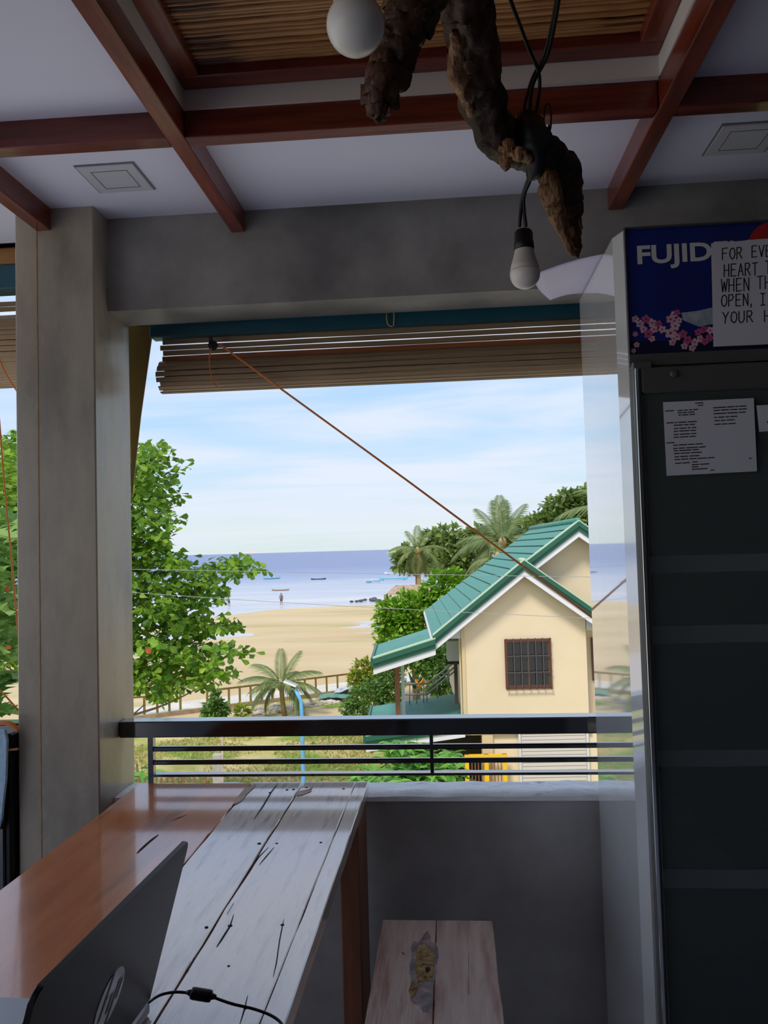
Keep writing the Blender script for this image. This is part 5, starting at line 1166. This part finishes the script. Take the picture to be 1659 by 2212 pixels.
for k in range(12):
    u = g0+.1+(g1-g0-.2)*k/11; hbox('bar', u, u+.025, OVH-.31, OVH-.29, zgr, gz-.1, MT['brown_post'], gt)
# roof: wing over the front gable, main roof behind, tiles on the slope in view
def slab(p0, p1, v0, v1, th, m, name='roof_slab', parent=hs):
    return prism(name, [H(p0[0], v0, p0[1]), H(p1[0], v0, p1[1]), H(p1[0], v0, p1[1]-th), H(p0[0], v0, p0[1]-th)], VH*(v1-v0), m, parent)
roof = thing('roof', None, None, tuple(H(0, 4, 0))); roof.parent = hs; roof.matrix_parent_inverse = Matrix.Translation(-Vector(hs['_base']))
if 'label' in roof: del roof['label']
slab(EL, AP, 0.05, 1.0, .1, MT['roof_trim'], 'slope', roof); slab(AP, ER, 0.05, 1.6, .1, MT['roof_trim'], 'slope', roof)
ME = (EL[0], EL[1]); slab(ME, A2, .6, VB, .1, MT['roof_trim'], 'slope', roof); slab(A2, (A2[0]*2-ME[0], ME[1]), .6, VB, .1, MT['roof_trim'], 'slope', roof)
def rake(p0, p1, v, parent=roof):
    """trim bands of a gable edge: cream line, two green steps, white board below"""
    d = Vector((p1[0]-p0[0], p1[1]-p0[1])); 
    def band(z0, z1, vv0, vv1, m, nm): prism(nm, [H(p0[0], vv0, p0[1]+z1), H(p1[0], vv0, p1[1]+z1), H(p1[0], vv0, p1[1]+z0), H(p0[0], vv0, p0[1]+z0)], VH*(vv1-vv0), m, parent)
    band(.03, .07, v-.06, v+.16, MT['roof_edge'], 'rake_edge'); band(-.11, .03, v-.07, v+.1, MT['roof_trim'], 'rake_trim'); band(-.25, -.11, v-.01, v+.1, MT['roof_trim'], 'rake_trim'); band(-.42, -.25, v+.03, v+.09, MT['fascia_white'], 'bargeboard')
rake(EL, AP, 0.0); rake(AP, ER, 0.0); rake((A2[0]-1.75, A2[1]-1.75*(A2[1]-ME[1])/(A2[0]-ME[0])), A2, .55); rake(A2, (A2[0]+2.6, A2[1]-2.6*.74), .55)
def tiles(p0, p1, v0, v1, ncol, nrow, m):
    a = Vector(H(p0[0], 0, p0[1])); b = Vector(H(p1[0], 0, p1[1])); sl = (b-a); ln = sl.length; sd = sl.normalized(); nd = VH.cross(sd); nd = nd if nd.z > 0 else -nd
    cw = (v1-v0)/ncol; rh = ln/nrow; bm = bmesh.new()
    vs = [bm.verts.new(q) for q in ((0.004, 0, .0), (cw-.007, 0, .0), (cw-.007, rh*0.93, 0), (.004, rh*0.93, 0), (.004, 0, .035), (cw*.5, 0, .05), (cw-.007, 0, .035), (cw-.007, rh*0.93, .008), (cw*.5, rh*0.93, .02), (.004, rh*0.93, .008))]
    for f in ((0, 3, 2, 1), (4, 5, 8, 9), (5, 6, 7, 8), (0, 1, 6, 5, 4), (1, 2, 7, 6), (2, 3, 9, 8, 7), (3, 0, 4, 9)): bm.faces.new([vs[i] for i in f])
    me = bpy.data.meshes.new('roof_tile'); bm.to_mesh(me); bm.free(); me.materials.append(m)
    for r in range(nrow):
        for c in range(ncol):
            o_ = a + sd*(rh*r)+VH*(v0+cw*c)+nd*.001
            inst('roof_tile', me, Matrix([[VH[i], sd[i], nd[i], o_[i]] for i in range(3)]+[[0, 0, 0, 1]]), roof)
tiles(ME, A2, .75, VB, 14, 14, MT['roof_green']); tiles(EL, (AP[0]-.02, AP[1]-.02*slope_w), .1, .75, 1, 9, MT['roof_green'])
rd = H(A2[0], .6, A2[1]+.05); tube('ridge_cap', [rd, rd+VH*(VB-.6)], .09, MT['roof_green'], roof, 8); rd = H(0, 0, .03); tube('ridge_cap', [rd, rd+VH*.9], .07, MT['roof_edge'], roof, 8)
slab((EL[0]-.06, EL[1]-.02), (EL[0]+.02, EL[1]-.02), 0.05, VB, .12, MT['fascia_white'], 'gutter', roof)
# boxed eave
hprism('soffit', [(-2.5, -2.15), (-1.77, -2.15), (-1.77, -1.62), (-2.4, -2.12)], OVH, 9.0, MT['soffit']); hprism('soffit', [(1.76, -2.0), (2.5, -2.05), (2.4, -2.0), (1.76, -1.5)], OVH, 3.0, MT['soffit'])
# lean-to awning roofs
def awning(p0, p1, v0, v1, name):
    aw = thing(name, None, None, tuple(H(p0[0], v0, p0[1]))); aw.parent = hs; aw.matrix_parent_inverse = Matrix.Translation(-Vector(hs['_base']))
    aw.location = H(p0[0], v0, p0[1])
    slab(p0, p1, v0, v1, .06, MT['roof_green'], 'sheet', aw)
    rake(p0, p1, v0-.02, aw); slab((p0[0]-.07, p0[1]+.05), (p0[0], p0[1]+.05), v0-.05, v1, .22, MT['roof_trim'], 'gutter', aw); return aw
awning(hloc(806, 1425), (-2.55, -2.12), 0.0, 3.6, 'awning')
lw = hloc(790, 1592); awning(lw, (-1.8, hloc(990, 1560)[1]), 0.0, 4.4, 'awning')
u_, z_ = hloc(858, 1440, 1.0); hbox('awning_post', u_-.08, u_+.06, .95, 1.1, zgr, z_+.2, MT['brown_post']); hbox('awning_post', u_+.1, u_+.2, 1.3, 1.4, zgr, z_+.2, MT['soffit'])
# air conditioner, stair rail
ac = hbox('air_conditioner', -2.15, -1.78, 1.6, 2.3, -2.95, -2.35, MT['soffit']); hbox('bracket', -2.2, -1.78, 1.65, 2.25, -3.05, -2.97, MT['dark_interior'], ac)
hbox('pipe', -2.0, -1.9, OVH+.5, OVH+.62, -4.1, -2.9, MT['dark_interior'])
sr = thing('stair_rail', None, None, tuple(H(-3, 4, -4.5))); sr.parent = hs; sr.matrix_parent_inverse = Matrix.Translation(-Vector(hs['_base']))
def hp(px, py, v): u, z = hloc(px, py, v); return H(u, v, z)
for a_, b_ in ((((868, 1477), (922, 1477))), (((868, 1500), (922, 1500))), (((922, 1490), (992, 1433))), (((922, 1500), (994, 1440))), (((922, 1477), (985, 1428)))): tube('rail', [hp(*a_, 4.0), hp(*b_, 3.4)], .03, MT['steel'], sr, 8)
for x in (870, 885, 900, 915, 922, 945, 968, 990):
    y1 = 1477 if x <= 922 else 1480-(x-922)*.72; tube('baluster', [hp(x, y1, 3.8), hp(x, y1+45, 3.8)], .016, MT['steel'], sr, 6)
hm = thing('hammock', 'yellow and dark green hammock slung under the trees by the stair', 'hammock', tuple(hp(900, 1475, 10)))
def sag(p0, p1, p2, wd, m, nm):
    c_ = catmull([p0, p1, p2], 6); bm = bmesh.new(); rr_ = []
    for i, q in enumerate(c_):
        f = math.sin(math.pi*i/(len(c_)-1))*wd+.03; rr_.append([bm.verts.new(Vector(q)+Vector((0, math.cos(a)*f, math.sin(a)*f*.8))) for a in np.linspace(math.pi, 2*math.pi, 7)])
    for i in range(len(rr_)-1):
        for k in range(6): bm.faces.new((rr_[i][k], rr_[i][k+1], rr_[i+1][k+1], rr_[i+1][k]))
    o = from_bm(nm, bm, m, hm, True); s_ = o.modifiers.new('t', 'SOLIDIFY'); s_.thickness = .02
sag(hp(882, 1452, 10), hp(895, 1474, 10), hp(912, 1462, 10), .3, MT['hammock_green'], 'cloth'); sag(hp(896, 1468, 9.8), hp(906, 1472, 9.8), hp(915, 1464, 9.8), .34, MT['hammock_yellow'], 'cloth')

# ================================================================== street lamp, posts, wires
lpz = 11.5
lm = thing('street_lamp', 'light blue pole lamp with white solar head in the yard', 'lamp post', (P(652, 1600, Y=lpz).x, lpz, ZG))
p1 = P(652, 1545, Y=lpz); p2 = P(650, 1513, Y=lpz); p3 = P(638, 1490, Y=lpz)
tube('pole', [Vector((p1.x, lpz, ZG)), p1, p2, p3], [.032, .027, .026, .024], MT['pole_blue'], lm, 12)
hc = P(628, 1477, Y=lpz); 
ang = math.radians(22); m4 = Matrix.Translation(hc) @ Matrix.Rotation(ang, 4, 'Y')
bm = bmesh.new(); bm_box(bm, (-.10, -.07, -.012), (.09, .07, .018), .006); bm.transform(m4); hd_ = from_bm('lamp_head', bm, MT['lamp_white'], lm)
bm = bmesh.new(); bm_box(bm, (-.09, -.06, .018), (.08, .06, .022)); bm.transform(m4); from_bm('solar_panel', bm, MT['steel'], hd_)
bm = bmesh.new(); bm_box(bm, (.02, -.035, -.045), (.08, .035, -.012), .006); bm.transform(m4); from_bm('lens', bm, MT['lamp_lens'], hd_)
pg = P(470, 1628, Y=16); b_ = box('fence_stake', (pg.x-.09, 15.93, ZG), (pg.x+.09, 16.07, pg.z), MT['post_grey'], None, .01); tag(b_, 'short grey concrete post in the yard below the railing', 'post')
b_ = tube('bamboo_pole', [Vector((P(477, 1690, Y=15.8).x, 15.8, ZG)), P(480, 1590, Y=15.8)], [.028, .02], MT['chip_pale'], None, 8); tag(b_, 'thin pale bamboo pole beside the concrete post', 'pole')
pk = thing('picket_fence', 'low bamboo picket fence just below the parapet', 'fence', tuple(P(370, 1700, Y=13)))
for x in range(288, 460, 12):
    a = P(x, 1680+random.uniform(-2, 2), Y=13); tube('picket', [Vector((a.x, 13, ZG)), a], .022, MT['brown_post'] if x % 24 else MT['fence_paint'], pk, 6)
a, b = P(285, 1712, Y=13), P(465, 1712, Y=13); tube('rail', [a, b], .02, MT['brown_post'], pk, 6)
for (xa_, ya_), (xm, ym), (xb_, yb_), lb in (((-300, 1218), (620, 1236), (1500, 1250), 'upper thin utility wire crossing in front of the sea'), ((-300, 1238), (620, 1302), (1500, 1346), 'lower thin utility wire crossing in front of the beach')):
    tag(tube('utility_wire', catmull([P(xa_, ya_, Y=15), P(xm, ym, Y=15), P(xb_, yb_, Y=15)], 10), .005, MT['wire_grey'], None, 6), lb, 'wire', 'utility wires')

# ================================================================== shore life: boats, people, headland, hut
def boat(px, py, length, hull_m, label, cabin=None, outrig=True, yaw=0.0):
    p = P(px, py, Z=ZSEA); b = thing('outrigger_boat', label, 'boat', tuple(p), 'boats on the shallows'); n = 13; bm = bmesh.new(); rows = []
    R = Matrix.Rotation(yaw, 4, 'Z')
    for i in range(n):
        t = i/(n-1)*2-1; w_ = .45*length/8*(1-abs(t)**2.5)+.02; sheer = .35*abs(t)**3*length/8
        rows.append([bm.verts.new(p+R @ Vector((t*length/2, s*w_*k, zz_+sheer))) for s, k, zz_ in ((-1, 1, .5*length/8), (-1, .6, .05), (0, 0, -.12), (1, .6, .05), (1, 1, .5*length/8))])
    for i in range(n-1):
        for k in range(4): bm.faces.new((rows[i][k], rows[i][k+1], rows[i+1][k+1], rows[i+1][k]))
        bm.faces.new((rows[i][4], rows[i][0], rows[i+1][0], rows[i+1][4]))
    from_bm('hull', bm, hull_m, b)
    if cabin:
        h = length/8; q = [p+R @ Vector(v) for v in ((-.8*h, -.4*h, 1.3*h), (.9*h, -.4*h, 1.3*h), (.9*h, .4*h, 1.3*h), (-.8*h, .4*h, 1.3*h))]
        prism('canopy', q, (0, 0, .12*h), MT['boat_white'], b)
        for v in ((-.7*h, -.35*h), (.8*h, -.35*h), (-.7*h, .35*h), (.8*h, .35*h)): a = p+R @ Vector((*v, .4*h)); tube('canopy_post', [a, a+Vector((0, 0, .95*h))], .04*h, MT['boat_white'], b, 6)
    if outrig:
        for s in (-1, 1):
            a = p+R @ Vector((-length*.32, s*length*.22, .1)); c = p+R @ Vector((length*.32, s*length*.22, .1)); tube('float', [a, c], .06, MT['boat_white'] if hull_m != MT['boat_dark'] else hull_m, b, 6)
            for t in (-.2, .2): tube('outrigger_arm', [p+R @ Vector((t*length, 0, .5*length/8)), p+R @ Vector((t*length, s*length*.22, .1))], .04, MT['boat_brown'], b, 6)
    return b
boat(587, 1251, 5.5, MT['boat_teal'], 'small teal boat with white canopy left of the dark boat', True, False, .6)
boat(688, 1252, 4.2, MT['boat_dark'], 'small dark boat in the middle of the bay', None, True, .15)
boat(606, 1276, 3.6, MT['boat_brown'], 'thin brown canoe just beyond the standing person', None, False, .05)
boat(806, 1258, 5.0, MT['boat_teal'], 'teal boat with white canopy near the point', True, True, .9)
boat(850, 1253, 7.5, MT['boat_teal'], 'long teal boat moored against the point', None, True, .1)
boat(862, 1241, 9.0, MT['boat_white'], 'white boat with cabin partly hidden by the point', True, True, .05)
def person(px, py, hgt, label, bend=0.0):
    p = P(px, py, Z=ZSEA+.06); s = hgt/1.7; t = thing('person', label, 'person', tuple(p))
    j = {'pel': (0, 0, .92), 'sp': (0, -.02-.25*bend, 1.18-.12*bend), 'ch': (0, -.02-.5*bend, 1.36-.3*bend), 'nk': (0, -.03-.62*bend, 1.48-.38*bend), 'hd': (0, -.05-.7*bend, 1.6-.45*bend)}
    V = [j['pel'], j['sp'], j['ch'], j['nk'], j['hd'], (0, -.07-.75*bend, 1.68-.5*bend)]; Rr = [.14, .13, .15, .06, .09, .07]; E_ = [(0, 1), (1, 2), (2, 3), (3, 4), (4, 5)]
    for sgn in (-1, 1):
        k = len(V); cy_ = V[2][1]; cz_ = V[2][2]
        V += [(.19*sgn, cy_, cz_+.04), (.25*sgn, cy_-.02-.1*bend, cz_-.26), (.25*sgn, cy_-.08-.1*bend, cz_-.52), (.10*sgn, 0, .84), (.11*sgn, -.02, .47), (.12*sgn, .02, .07), (.13*sgn, -.14, .03)]
        Rr += [.065, .05, .035, .1, .065, .045, .035]; E_ += [(2, k), (k, k+1), (k+1, k+2), (0, k+3), (k+3, k+4), (k+4, k+5), (k+5, k+6)]
    me = bpy.data.meshes.new('body'); me.from_pydata([tuple(p+Vector(v)*s) for v in V], E_, []); me.materials.append(MT['skin'])
    o = bpy.data.objects.new('body', me); link(o, t); sk = o.modifiers.new('skin', 'SKIN'); 
    for i, d_ in enumerate(me.skin_vertices[0].data): d_.radius = (Rr[i]*s, Rr[i]*s); d_.use_root = (i == 0)
    o.modifiers.new('sub', 'SUBSURF').levels = 1
    pp = [p+Vector(V[i])*s for i in (0, 1, 2)]; tube('shirt', [pp[0]-Vector((0, 0, .04*s)), pp[1], pp[2], pp[2]+(pp[2]-pp[1])*.45], [.19*s, .18*s, .22*s, .1*s], MT['shirt'], t, 12, flat=.75)
    tube('shorts', [p+Vector((0, 0, .95))*s, p+Vector((0, 0, .62))*s], [.19*s, .22*s], MT['shorts'], t, 12, flat=.75)
    hp_ = p+Vector(V[4])*s; lathe('hair', [(.105*s, .0), (.1*s, .06*s), (.06*s, .11*s), (.01*s, .125*s)], hp_+Vector((0, .02*s, .02*s)), MT['boat_dark'], t, 12)
person(608, 1307, 1.75, 'person in blue shirt standing at the edge of the water')
person(495, 1310, 1.5, 'small bluish figure bending in the shallow water', .6)
# wooded headland far across the bay
p = P(900, 1187, Z=ZSEA+1); YHd = 1500
bm = bmesh.new(); n = 60; rows = []
for i in range(n):
    x = P(832+ i*3.0, 1186, Y=YHd).x; hgt = 10*min(1, i/8)*(1+.35*noise.noise(Vector((i*.6, 0, 0))))+.5
    rows.append([bm.verts.new((x, YHd, ZSEA)), bm.verts.new((x, YHd+10, ZSEA+hgt)), bm.verts.new((x, YHd+80, ZSEA))])
for i in range(n-1):
    for k in range(2): bm.faces.new((rows[i][k], rows[i][k+1], rows[i+1][k+1], rows[i+1][k]))
st(from_bm('headland', bm, MT['headland'], None, True), 'low wooded headland at the right of the horizon')
# sandy bank of the point and thatched hut roof
bm = bmesh.new(); rows = []
for i in range(16):
    px = 842+i*14; r = []
    for py, dz in ((1284, 0.0), (1276, 1.0), (1262, 1.6)):
        q = P(px, py, Y=92+dz*8); r.append(bm.verts.new((q.x, q.y, ZSEA-.3 if dz == 0 else ZG+.5*dz+.3*noise.noise(Vector((i*.9, dz, 0))))))
    rows.append(r)
for i in range(15):
    for k in range(2): bm.faces.new((rows[i][k], rows[i][k+1], rows[i+1][k+1], rows[i+1][k]))
st(from_bm('point_bank', bm, MT['kerb_stone'], None, True), 'rocky bank at the foot of the far point')
ht = thing('beach_hut', 'low hut with brown thatched roof at the waterline', 'hut', tuple(P(878, 1300, Y=72)))
a, b = P(855, 1264, Y=72), P(935, 1262, Y=72); e0, e1 = P(832, 1284, Y=70), P(940, 1290, Y=70); f0, f1 = e0+Vector((0, 6, 0)), e1+Vector((0, 6, 0))
mesh('roof', [a, b, e1, e0, f1, f0, a+Vector((0, 0, -.3)), b+Vector((0, 0, -.3))], [(0, 1, 2, 3), (1, 0, 5, 4), (0, 3, 5), (1, 4, 2)], MT['thatch'], ht)
for q in (e0, e1, f0, f1): tube('post', [Vector((q.x*.99, q.y, ZG-.3)), q], .12, MT['trunk'], ht, 6)

for o in bpy.data.objects:
    if '_base' in o: del o['_base']
